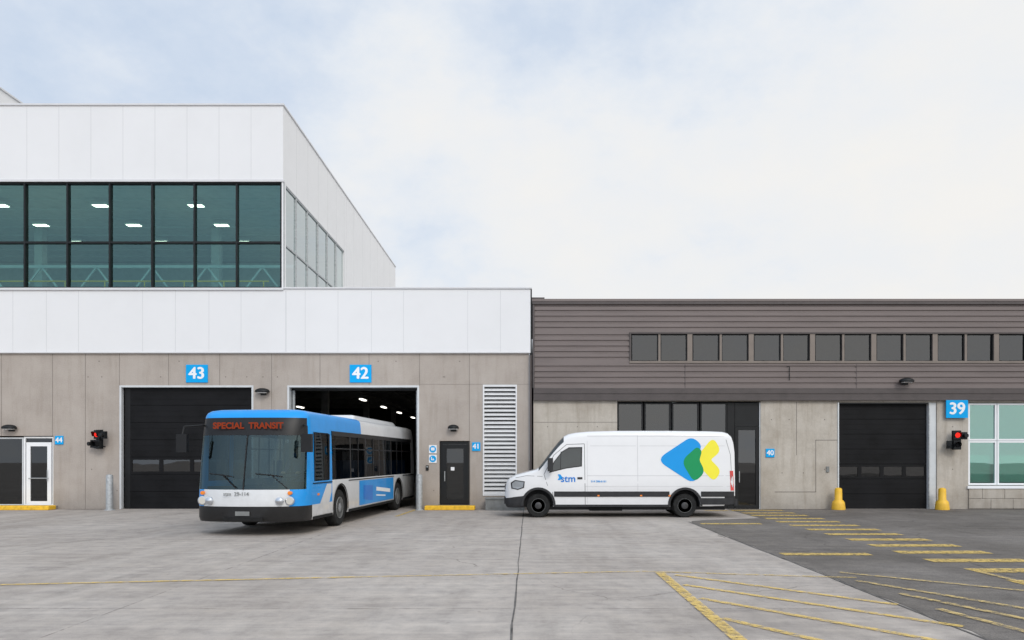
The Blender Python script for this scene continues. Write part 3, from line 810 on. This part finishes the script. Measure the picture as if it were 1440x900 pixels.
def sp(pts,mat,off): 
    for sx in (1,-1): mb.face([(sx*(1.27+off),y,z) for y,z in pts],mat)
sp([(1.1,.42),(1.9,.42),(2.25,.95),(2.25,1.16),(1.9,1.16)],'bwhite',.004)
sp([(4.7,.44),(8.65,.44),(8.65,1.16),(4.7,1.16)],'bblue2',.004)
sp([(5.1,.6),(6.1,.52),(6.1,.98),(5.1,1.02)],'bblue',.007)
sp([(6.5,.80),(8.2,.68),(8.2,.80),(6.5,.92)],'signw',.007)
sp([(6.5,.64),(7.6,.58),(7.6,.62),(6.5,.68)],'signw',.007)
mb.build('livery',bus)
mb=MB()
for sx in (1,-1):
    a,b=sorted((sx*1.262,sx*1.278))
    for y in (1.03,2.07): mb.box(a,b,y-.03,y+.03,1.27,2.43,'bblack')
    a,b=sorted((sx*1.25,sx*1.272))
    for y in (4.6,6.15,7.65,9.15): mb.box(a,b,y-.02,y+.02,1.27,2.43,'bblack')
    for (ya,yb) in ((2.35,3.85),(3.95,5.35),(5.45,6.85),(6.95,8.35),(8.45,9.85),(9.95,11.3)): mb.box(a,b,ya,yb,2.05,2.08,'bblack')
    a,b=sorted((sx*1.235,sx*1.262))
    mb.box(a,b,2.33,11.3,2.40,2.52,'bblack')
cf=[(0,.02,1.08),(0,.045,1.25),(0,.095,1.55),(0,.145,1.8),(0,.205,2.1),(0,.257,2.36)]
for a,b in zip(cf,cf[1:]): mb.beam(a,b,.026,'bblack')
mb.build('window_posts',bus)
mb=MB(); 
v=[(-.95,5.2,2.96),(.95,5.2,2.96),(.95,10.5,2.96),(-.95,10.5,2.96),(-.85,5.6,3.12),(.85,5.6,3.12),(.85,10.3,3.12),(-.85,10.3,3.12)]
i=len(mb.v); mb.v+=v
for q in ((0,3,2,1),(4,5,6,7),(0,1,5,4),(1,2,6,5),(2,3,7,6),(3,0,4,7)): mb.f.append(q); mb.m.append(mb.mi('bwhite'))
mb.build('roof_fairing',bus,bevel=.05)
text('destination_text','SPECIAL  TRANSIT',.20,(.0,.27,2.57),'led',bus,off=.007,ext=.002,sx=1.0)
text('front_text','stm  29-114',.12,(-.15,-.012,.98),'boxgrey',bus,off=.001)
mb=MB()
for sx in (-1,1):
    for cx_,r in ((1.0,.085),(.80,.07)):
        yf=.20 if cx_>.9 else .10
        mb.lathe([(r+.02,yf),(r+.02,yf-.05),(r,yf-.055)],(sx*cx_,0,.82),'chrome',24,'y')
        mb.lathe([(r*.95,yf-.056),(r*.6,yf-.07),(.004,yf-.075)],(sx*cx_,0,.82),'headl' if cx_>.9 else 'chrome',24,'y')
    mb.lathe([(.045,.22),(.045,.15),(.004,.145)],(sx*1.0,.0,1.0),'orange',16,'y')
    mb.box(sx*1.281-.006,sx*1.281+.006,1.2,1.32,.9,.95,'orange')
mb.build('headlamps',bus,smooth=40)
mb=MB()
mb.box(-.45,.45,-.03,.02,.36,.44,'rubber'); mb.box(-.16,.16,-.035,-.02,.48,.58,'boxgrey')
for x0,x1 in ((-.15,-.85),(.95,.25)):
    f_=lambda x,z: .012+.115*(abs(x)/.82)**2.2+ .17*(z-1.0)-.035
    xm=(x0+x1)/2
    mb.beam((x0,f_(x0,1.1),1.11),(xm,f_(xm,1.40),1.42),.02,'bblack')
    mb.beam((x0*.85+x1*.15,f_(x0*.85+x1*.15,1.37),1.38),(xm,f_(xm,1.41),1.42),.022,'bblack'); mb.beam((xm,f_(xm,1.41),1.42),(x1,f_(x1,1.44),1.45),.022,'bblack')
mb.build('bumper_and_wipers',bus)
mb=MB()
for sx in (-1,1):
    mb.tube((sx*1.16,.62,2.6),(sx*1.40,.12,2.55),.022,'bblack',8); mb.tube((sx*1.40,.12,2.55),(sx*1.42,.08,2.35),.022,'bblack',8)
    mb.box(sx*1.42-.12,sx*1.42+.12,.02,.13,1.95,2.37,'bblack'); mb.box(sx*1.42-.10,sx*1.42+.10,.1301,.134,1.97,2.35,'chrome')
mb.build('mirrors',bus,bevel=.03)
MT['seat']=pm('bus_seat',(.03,.09,.2),.8,var=.1)
MT['bfloor']=pm('bus_floor',(.06,.06,.065),.8,var=.1)
MT['pole']=pm('bus_pole',(.5,.5,.5),.3,metal=.7,var=.05)
mb=MB(); mb.box(-1.2,1.2,.85,12.0,.62,.68,'bfloor'); mb.box(-1.1,1.1,1.1,11.9,2.72,2.74,'boxgrey')
mb.box(-1.05,1.05,.50,.85,.70,1.14,'bblack')
mb.box(.18,1.05,.66,.95,.9,1.24,'bblack')
mb.box(.15,.19,1.95,2.0,.7,2.3,'boxgrey'); mb.box(.2,1.2,1.98,2.02,.7,2.2,'boxgrey')
for y in [4.2+.78*k for k in range(9)]:
    for x in (-.95,-.5,.5,.95):
        mb.box(x-.2,x+.2,y,y+.42,1.05,1.14,'seat'); mb.box(x-.2,x+.2,y+.40,y+.47,1.1,1.75,'seat'); mb.box(x-.04,x+.04,y+.1,y+.3,.68,1.05,'pole')
for y in (2.6,4.0,5.7,7.4,9.1):
    for x in (-.28,.28): mb.tube((x,y,.68),(x,y,2.72),.018,'pole',8)
mb.box(.42,.90,1.55,1.98,1.1,1.2,'seat'); mb.box(.44,.9,1.82,1.93,1.15,1.95,'seat'); mb.box(.55,.8,1.6,1.9,.68,1.1,'bblack')
mb.build('interior',bus,bevel=.01)
mb=MB(); 
R=.23; cc=Vector((.66,1.02,1.35)); q=Vector((0,-.45,.9)).to_track_quat('Z','Y')
pr=None
for k in range(25):
    a=2*math.pi*k/24; p=cc+q@Vector((R*math.cos(a),R*math.sin(a),0))
    if pr is not None: mb.tube(pr,p,.015,'bblack',6)
    pr=p
mb.tube(cc+Vector((0,0,-.02)),(.66,.85,1.1),.03,'bblack',8); mb.beam(cc+q@Vector((-R,0,0)),cc+q@Vector((R,0,0)),.03,'bblack')
mb.build('steering_wheel',bus)
MT['skin']=pm('skin',(.55,.33,.24),.5,var=.05); MT['shirt']=pm('driver_jacket',(.07,.10,.17),.85,var=.1); MT['hair']=pm('driver_hair',(.03,.02,.015),.7,var=.2)
drv=empty('bus_driver'); drv.location=bus.location; drv.rotation_euler=bus.rotation_euler
def skin(name,verts,edges,rad,mat,parent,sub=2):
    me=bpy.data.meshes.new(name); me.from_pydata(verts,edges,[]); me.materials.append(MT[mat])
    o=bpy.data.objects.new(name,me); sc.collection.objects.link(o); o.parent=parent
    m=o.modifiers.new('skin','SKIN'); m.use_smooth_shade=True
    for v,r in zip(me.skin_vertices[0].data,rad): v.radius=(r,r) if not isinstance(r,tuple) else r
    me.skin_vertices[0].data[0].use_root=True
    s=o.modifiers.new('sub','SUBSURF'); s.levels=sub; s.render_levels=sub
    return o
cxd=.69
V=[(cxd,1.68,1.25),(cxd,1.70,1.5),(cxd,1.68,1.72),(cxd,1.66,1.84),(cxd-.19,1.66,1.76),(cxd-.24,1.45,1.5),(cxd-.2,1.22,1.45),(cxd+.19,1.66,1.76),(cxd+.24,1.45,1.5),(cxd+.2,1.22,1.45),(cxd-.1,1.60,1.22),(cxd-.13,1.22,1.22),(cxd-.13,1.15,.78),(cxd+.1,1.60,1.22),(cxd+.13,1.22,1.22),(cxd+.13,1.15,.78)]
E=[(0,1),(1,2),(2,3),(2,4),(4,5),(5,6),(2,7),(7,8),(8,9),(0,10),(10,11),(11,12),(0,13),(13,14),(14,15)]
skin('clothed_body',V,E,[.15,.16,.15,.07,.075,.055,.04,.075,.055,.04,.09,.075,.05,.09,.075,.05],'shirt',drv)
skin('neck_and_head',[(cxd,1.66,1.8),(cxd,1.65,1.88),(cxd,1.63,1.95),(cxd,1.63,2.03),(cxd,1.64,2.09)],[(0,1),(1,2),(2,3),(3,4)],[.05,.052,(.068,.075),(.08,.092),(.065,.075)],'skin',drv)
skin('hair',[(cxd,1.67,1.99),(cxd,1.68,2.06),(cxd,1.66,2.115)],[(0,1),(1,2)],[(.075,.07),(.086,.085),(.075,.07)],'hair',drv)
mb=MB(); mb.lathe([(.012,0),(.016,-.01),(.008,-.03)],(cxd,1.548,1.985),'skin',10,'y')
for s_ in (-1,1):
    mb.lathe([(.012,0),(.01,-.006),(.002,-.008)],(cxd+s_*.03,1.552,2.02),'black',10,'y'); mb.lathe([(.02,-.008),(.022,.008)],(cxd+s_*.082,1.64,1.99),'skin',10,'x')
mb.box(cxd-.024,cxd+.024,1.548,1.556,1.945,1.951,'hair'); mb.build('face',drv)
for s_ in (-1,1):
    bx=cxd+s_*.2; vs=[(bx,1.22,1.45),(bx-s_*.02,1.15,1.46)]; es=[(0,1)]; rd=[.035,.035]
    for k in range(4):
        o=len(vs); vs+=[(bx-s_*.045+k*.02*s_,1.10,1.475),(bx-s_*.045+k*.02*s_,1.07,1.45),(bx-s_*.045+k*.02*s_,1.085,1.43)]; es+=[(1,o),(o,o+1),(o+1,o+2)]; rd+=[.010,.009,.008]
    o=len(vs); vs+=[(bx-s_*.06,1.13,1.45),(bx-s_*.07,1.10,1.43)]; es+=[(1,o),(o,o+1)]; rd+=[.011,.009]
    skin('hand',vs,es,rd,'skin',drv,1)

# ================= VAN =================
MT['vwhite']=pm('van_white_paint',(.78,.78,.785),.3,var=.008,coat=.5,dirt=.18)
MT['vtrim']=pm('van_black_plastic',(.03,.03,.032),.65,var=.12,vscale=6,spec=.3)
MT['vseam']=pm('van_panel_gap',(.16,.16,.16),.8,var=.05)
MT['vseam2']=pm('van_pressing_line',(.52,.52,.53),.5,var=.03)
MT['vglass']=pm('van_dark_glass',(.012,.018,.018),.05,var=.3,vscale=2,coat=1.0)
MT['vlamp']=pm('van_headlamp',(.30,.32,.34),.15,metal=.2,var=.05,vscale=3,coat=1)
MT['tail']=pm('tail_lamp_red',(.6,.02,.015),.2,var=.1,coat=.8)
MT['lg_blue']=pm('logo_blue',(.0,.20,.66),.4,var=.01,spec=.3); MT['lg_green']=pm('logo_green',(.0,.28,.09),.4,var=.01,spec=.3); MT['lg_yel']=pm('logo_yellow',(.90,.80,.05),.4,var=.01,spec=.3); MT['lg_cyan']=pm('logo_cyan',(.0,.30,.74),.4,var=.01,spec=.3)
SV=46.1; vx0=(710-CX)/SV; vy=F/SV-D
van=empty('cargo_van',(vx0,vy,0))
HW=1.0
def tum(z): return 1.0 if z<1.1 else 1.0-(z-1.1)*.075
def WL(L):
    P=[(0,.70),(.06,.80),(.2,.90),(.45,.955),(.9,.985),(1.4,1.0),(6.7,1.0),(6.95,.985),(7.05,.95)]
    for (a,b),(c,d) in zip(P,P[1:]):
        if L<=c: return b+(d-b)*(L-a)/(c-a)
    return .95
def lat(L,z): return HW*WL(L)*tum(z)
st=[(0.0,.42,.80,.06),(.02,.34,1.02,.08),(.07,.30,1.14,.10),(.16,.29,1.22,.12),(.35,.29,1.31,.12),(.65,.30,1.39,.12),(.95,.32,1.47,.10),(1.03,.32,1.52,.10),(1.15,.32,1.68,.12),(1.3,.32,1.89,.14),(1.5,.32,2.16,.16),(1.68,.32,2.38,.18),(1.8,.32,2.49,.18),(1.95,.32,2.57,.18),(2.2,.32,2.62,.18),(2.6,.32,2.655,.18),(3.4,.32,2.675,.18),(5.0,.32,2.675,.18),(6.3,.33,2.66,.18),(6.7,.34,2.64,.18),(6.85,.36,2.6,.18),(6.95,.38,2.5,.16),(7.0,.40,2.36,.14),(7.03,.42,2.1,.12)]
mb=MB(); rings=[]
NS=9
for L,zb,zt,r in st:
    hp=[(0.0,zb),(lat(L,zb)*.8,zb),(lat(L,zb)*.97,zb+.02),(lat(L,zb),zb+.07)]
    za=zb+.07; zbnd=zt-r
    for k in range(1,NS+1):
        z=za+(zbnd-za)*k/NS; hp.append((lat(L,z),z))
    W=lat(L,zbnd)
    for k in range(1,6):
        a=math.pi/2*k/5; hp.append((W-r*(1-math.cos(a)),zbnd+r*math.sin(a)*.92))
    hp.append(((W-r)*.5,zt-.004)); hp.append((0,zt))
    ring=hp+[(-a,b) for a,b in reversed(hp[1:-1])]
    ids=[]
    for a,b in ring: ids.append(len(mb.v)); mb.v.append((L,HW-a,b))
    rings.append(ids)
n=len(rings[0]); nh=3+1+NS+5+2
for j in range(len(st)-1):
    Lm=(st[j][0]+st[j+1][0])/2
    for k in range(n):
        k2=(k+1)%n
        kk=k if k<nh-1 else n-1-k
        mat='vwhite'
        if 1.03<Lm<1.8 and kk>=4+NS-1: mat='vglass'
        zmid=sum(mb.v[i][2] for i in (rings[j][k],rings[j][k2],rings[j+1][k],rings[j+1][k2]))/4
        if kk<=1: mat='vtrim'
        elif zmid<.62 and Lm<.6: mat='vtrim'
        elif Lm>6.6 and zmid<.62: mat='vtrim'
        mb.f.append((rings[j][k],rings[j][k2],rings[j+1][k2],rings[j+1][k])); mb.m.append(mb.mi(mat))
mb.f.append(tuple(rings[0])); mb.m.append(mb.mi('vtrim')); mb.f.append(tuple(reversed(rings[-1]))); mb.m.append(mb.mi('vwhite'))
vb=mb.build('body',van)
fw=1.02; rw=5.50
cut=[]
for L in (fw,rw):
    for yy in (.05,1.95): cut.append(cutter(van,(L,yy,.40),.455,.75,'y'))
boolcut(vb,cut)
vb.data.polygons.foreach_set('use_smooth',[True]*len(vb.data.polygons)); vb.data.set_sharp_from_angle(angle=math.radians(30))
for L in (fw,rw):
    wheel('wheel',van,(L,.17,.365),.365,.23,'y',-1,'rimd',.60,8,.28); wheel('wheel',van,(L,1.83,.365),.365,.23,'y',1,'rimd',.60,8,.28)
wheel('wheel',van,(rw,.45,.365),.365,.2,'y',-1,'rimd',.6,4,.28); wheel('wheel',van,(rw,1.55,.365),.365,.2,'y',1,'rimd',.6,4,.28)
def VL(px): return (px-710)/SV
def VZ(py): return (728-py)/SV
mb=MB()
def vpoly(pts,mat,off,both=True):
    for sg in ((-1,1) if both else (-1,)):
        q=[]
        for L,z in pts:
            a=lat(L,z)+off; q.append((L,HW+sg*a,z))
        mb.face(q,mat)
def vstrip(L0,L1,z0,z1,mat,off,both=True):
    seg=max(1,int((L1-L0)/.25))
    for k in range(seg):
        a=L0+(L1-L0)*k/seg; b=L0+(L1-L0)*(k+1)/seg
        vpoly([(a,z0),(b,z0),(b,z1),(a,z1)],mat,off,both)
for a,b in ((1.5,5.02),(5.98,7.0)): vstrip(a,b,.64,.80,'vtrim',.014); vstrip(a,b,.64,.68,'vtrim',.02)
vstrip(5.98,6.98,.40,.60,'vtrim',.014)
vstrip(1.5,5.02,.33,.40,'vtrim',.008)
for c in (fw,rw):
    nn=24
    for k in range(nn):
        a0=math.pi*k/nn*1.06-.09; a1=math.pi*(k+1)/nn*1.06-.09
        ra,rb=.455,.525
        vpoly([(c+ra*math.cos(a0),.4+ra*math.sin(a0)),(c+ra*math.cos(a1),.4+ra*math.sin(a1)),(c+rb*math.cos(a1),.4+rb*math.sin(a1)),(c+rb*math.cos(a0),.4+rb*math.sin(a0))],'vtrim',.018)
mb.build('trim_strips',van)
mb=MB()
def line(pts,w,mat,off):
    for (a,b),(c,d) in zip(pts,pts[1:]):
        v=Vector((c-a,d-b)); m=Vector((-v.y,v.x)).normalized()*w/2
        nseg=max(1,int(v.length/.3))
        for k in range(nseg):
            p=Vector((a,b))+v*(k/nseg); q=Vector((a,b))+v*((k+1)/nseg)
            vpoly([(p.x-m.x,p.y-m.y),(q.x-m.x,q.y-m.y),(q.x+m.x,q.y+m.y),(p.x+m.x,p.y+m.y)],mat,off)
P=lambda l:[(VL(a),VZ(b)) for a,b in l]
line(P([(765,667),(779,640),(797,625),(822,624),(823,712),(779,712),(777,692)]),.016,'vseam',.003)
line(P([(765,667),(770,683)]),.014,'vseam',.003)
line(P([(725,672),(740,669),(763,670)]),.012,'vseam',.003)
line(P([(826,620),(826,708)]),.008,'vseam2',.003)
line(P([(897,612),(897,690)]),.012,'vseam2',.003)
line(P([(830,627),(895,627)]),.010,'vseam2',.003); line(P([(900,627),(1020,627)]),.010,'vseam2',.003)
line(P([(826,669),(1028,669)]),.012,'vseam2',.0035)
line(P([(826,613),(1020,613)]),.014,'vseam2',.003)
line(P([(823,684),(1028,684)]),.008,'vseam2',.003)
line(P([(1022,618),(1028,640),(1030,690)]),.012,'vseam',.003)
mb.build('panel_gaps',van)
mb=MB()
wpts=P([(772,665),(779,649),(790,635),(800,629),(819,628.5),(818.5,656),(796,659)])
vpoly(wpts,'vtrim',.003); ctr=(sum(a for a,b in wpts)/len(wpts),sum(b for a,b in wpts)/len(wpts))
vpoly([(ctr[0]+(a-ctr[0])*.92,ctr[1]+(b-ctr[1])*.9) for a,b in wpts],'vglass',.006)
line(P([(789,635),(788,661)]),.02,'vtrim',.008)
mb.build('door_windows',van)
mb=MB()
vpoly(P([(718,679),(724,675),(738,677),(737,686),(728,689),(719,687)]),'vtrim',.008)
vpoly(P([(720,680),(724.5,676.5),(736.5,678),(735.5,685),(728,687.5),(720.5,686)]),'vlamp',.012)
vpoly([(VL(1026.5),VZ(662)),(VL(1031.5),VZ(662)),(VL(1032.5),VZ(690)),(VL(1027.5),VZ(690))],'tail',.012)
vpoly(P([(812,671),(819,671),(819,674),(812,674)]),'vtrim',.012)
for a in (840,900,940): vpoly(P([(a,696),(a+3,696),(a+3,698),(a,698)]),'orange',.022)
mb.build('side_lamps',van)
mb=MB()
for sg in (-1,1):
    mb.beam((1.42,HW+sg*.94,1.58),(1.38,HW+sg*1.12,1.62),.06,'vtrim')
    mb.box(1.30,1.46,min(HW+sg*1.08,HW+sg*1.30),max(HW+sg*1.08,HW+sg*1.30),1.42,1.82,'vtrim')
mb.box(-.02,.04,.5,1.5,.84,.99,'vtrim'); mb.box(-.03,.0,.35,1.65,.40,.62,'vtrim')
mb.box(7.02,7.12,.1,1.9,.36,.56,'vtrim')
mb.box(7.03,7.036,.98,1.02,.6,2.4,'vseam')
mb.build('mirrors_and_bumpers',van,bevel=.03)
mb=MB(); mb.box(1.0,6.8,.35,1.65,.22,.325,'vtrim'); mb.tube((.9,.3,.36),(.9,1.7,.36),.05,'vtrim'); mb.tube((rw,.3,.36),(rw,1.7,.36),.06,'vtrim'); mb.box(2.6,3.6,.15,.6,.2,.34,'rubber')
mb.build('underbody',van)
# arrow logo: pointed chevrons with rounded corners
def rounded(pts,r,n=6):
    out=[]; m=len(pts)
    for i in range(m):
        p=Vector(pts[i]); a=Vector(pts[i-1]); b=Vector(pts[(i+1)%m])
        ra=r[i] if isinstance(r,(list,tuple)) else r
        da=(a-p); db=(b-p); l=min(ra,da.length*.48,db.length*.48)
        s0=p+da.normalized()*l; s1=p+db.normalized()*l
        for k in range(n+1):
            t=k/n; q=s0*(1-t)**2+p*2*t*(1-t)+s1*t*t; out.append((q.x,q.y))
    return out
mb=MB()
def lgp(pts,r,mat,off): vpoly(P(rounded(pts,r)),mat,off,both=False)
lgp([(984,638),(1004,614),(1015,634),(1000,646.5),(1015,662),(1004,678),(984,656)],[3,12,9,3,9,12,3],'lg_yel',.004)
lgp([(923,646.5),(974,613),(990,628),(972,646),(990,664),(974,680)],[16,13,10,3,10,13],'lg_cyan',.007)
lgp([(958,648),(981,628),(988,634),(984,647),(992,664),(976,679)],[12,5,5,3,10,12],'lg_green',.010)
lgp([(784,667),(788,667),(791,671),(788,675),(784,675),(786.5,671)],1.2,'lg_cyan',.012)
mb.build('arrow_logo',van)
def vtext(name,body,size,px,py,mat):
    L=VL(px); z=VZ(py); text(name,body,size,(L,HW-lat(L,z)-.014,z),mat,van,off=size*.012,ext=.001,rot=(math.pi/2-(0 if z<1.1 else -.075),0,0))
vtext('door_lettering','stm',.31,799,673.5,'lg_blue'); vtext('phone_lettering','514 286-6161',.085,842,677,'lg_cyan')

# ================= WORLD / LIGHT =================
w=bpy.data.worlds.new('World'); sc.world=w; w.use_nodes=True; nt=w.node_tree; nt.nodes.clear()
out=nt.nodes.new('ShaderNodeOutputWorld')
sun_dir=Vector((.32,-.85,.66)).normalized()
el=math.asin(sun_dir.z); az=math.atan2(sun_dir.x,sun_dir.y)
sky=N(nt,'ShaderNodeTexSky',sky_type='NISHITA'); sky.sun_disc=False; sky.sun_elevation=el; sky.sun_rotation=az
b1=N(nt,'ShaderNodeBackground'); b1.inputs[1].default_value=.11; nt.links.new(sky.outputs[0],b1.inputs[0])
co=N(nt,'ShaderNodeTexCoord').outputs['Generated']
sp_=N(nt,'ShaderNodeSeparateXYZ'); nt.links.new(co,sp_.inputs[0])
n1=noise(nt,co,1.7,6,.55,(1,1,1.5)); n2=noise(nt,co,4.2,6,.6,(1,1,1.6))
t=math_(nt,'ADD',math_(nt,'MULTIPLY',n1,.55),math_(nt,'MULTIPLY',n2,.55))
t=math_(nt,'ADD',t,math_(nt,'MULTIPLY',sp_.outputs[0],.20))
t=math_(nt,'SUBTRACT',t,math_(nt,'MULTIPLY',sp_.outputs[2],.19))
cc_=ramp(nt,t,[(.30,(.58,.69,.85)),(.40,(.67,.755,.88)),(.48,(.77,.825,.90)),(.56,(.85,.868,.89)),(.68,(.90,.89,.87))])
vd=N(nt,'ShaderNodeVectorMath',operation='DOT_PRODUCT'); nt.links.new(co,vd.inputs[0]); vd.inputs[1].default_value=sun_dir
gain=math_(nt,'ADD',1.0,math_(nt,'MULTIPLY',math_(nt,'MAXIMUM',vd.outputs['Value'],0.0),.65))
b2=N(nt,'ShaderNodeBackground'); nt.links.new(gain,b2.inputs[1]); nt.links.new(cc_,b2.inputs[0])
cov=ramp(nt,t,[(.32,(.90,)*3),(.52,(1,)*3)])
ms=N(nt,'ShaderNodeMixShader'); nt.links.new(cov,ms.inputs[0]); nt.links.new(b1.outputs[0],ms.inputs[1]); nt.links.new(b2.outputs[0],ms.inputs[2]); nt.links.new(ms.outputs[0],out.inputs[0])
L=bpy.data.lights.new('sun','SUN'); L.energy=1.1; L.angle=math.radians(18); L.color=(1,.94,.86)
lo=bpy.data.objects.new('sun',L); lo.rotation_euler=(-sun_dir).to_track_quat('-Z','Y').to_euler(); lo.location=(10,-20,30); sc.collection.objects.link(lo)
sc.view_settings.view_transform='Standard'; sc.view_settings.look='None'; sc.view_settings.exposure=0

# ================= CAMERA =================
cam=bpy.data.cameras.new('camera'); co_=bpy.data.objects.new('camera',cam); sc.collection.objects.link(co_)
co_.location=(0,-D,EYE); co_.rotation_euler=(math.pi/2,0,0)
cam.sensor_width=36; cam.lens=F/1440*36; cam.shift_x=-23/1440; cam.shift_y=195/1440; cam.clip_end=1500
sc.camera=co_
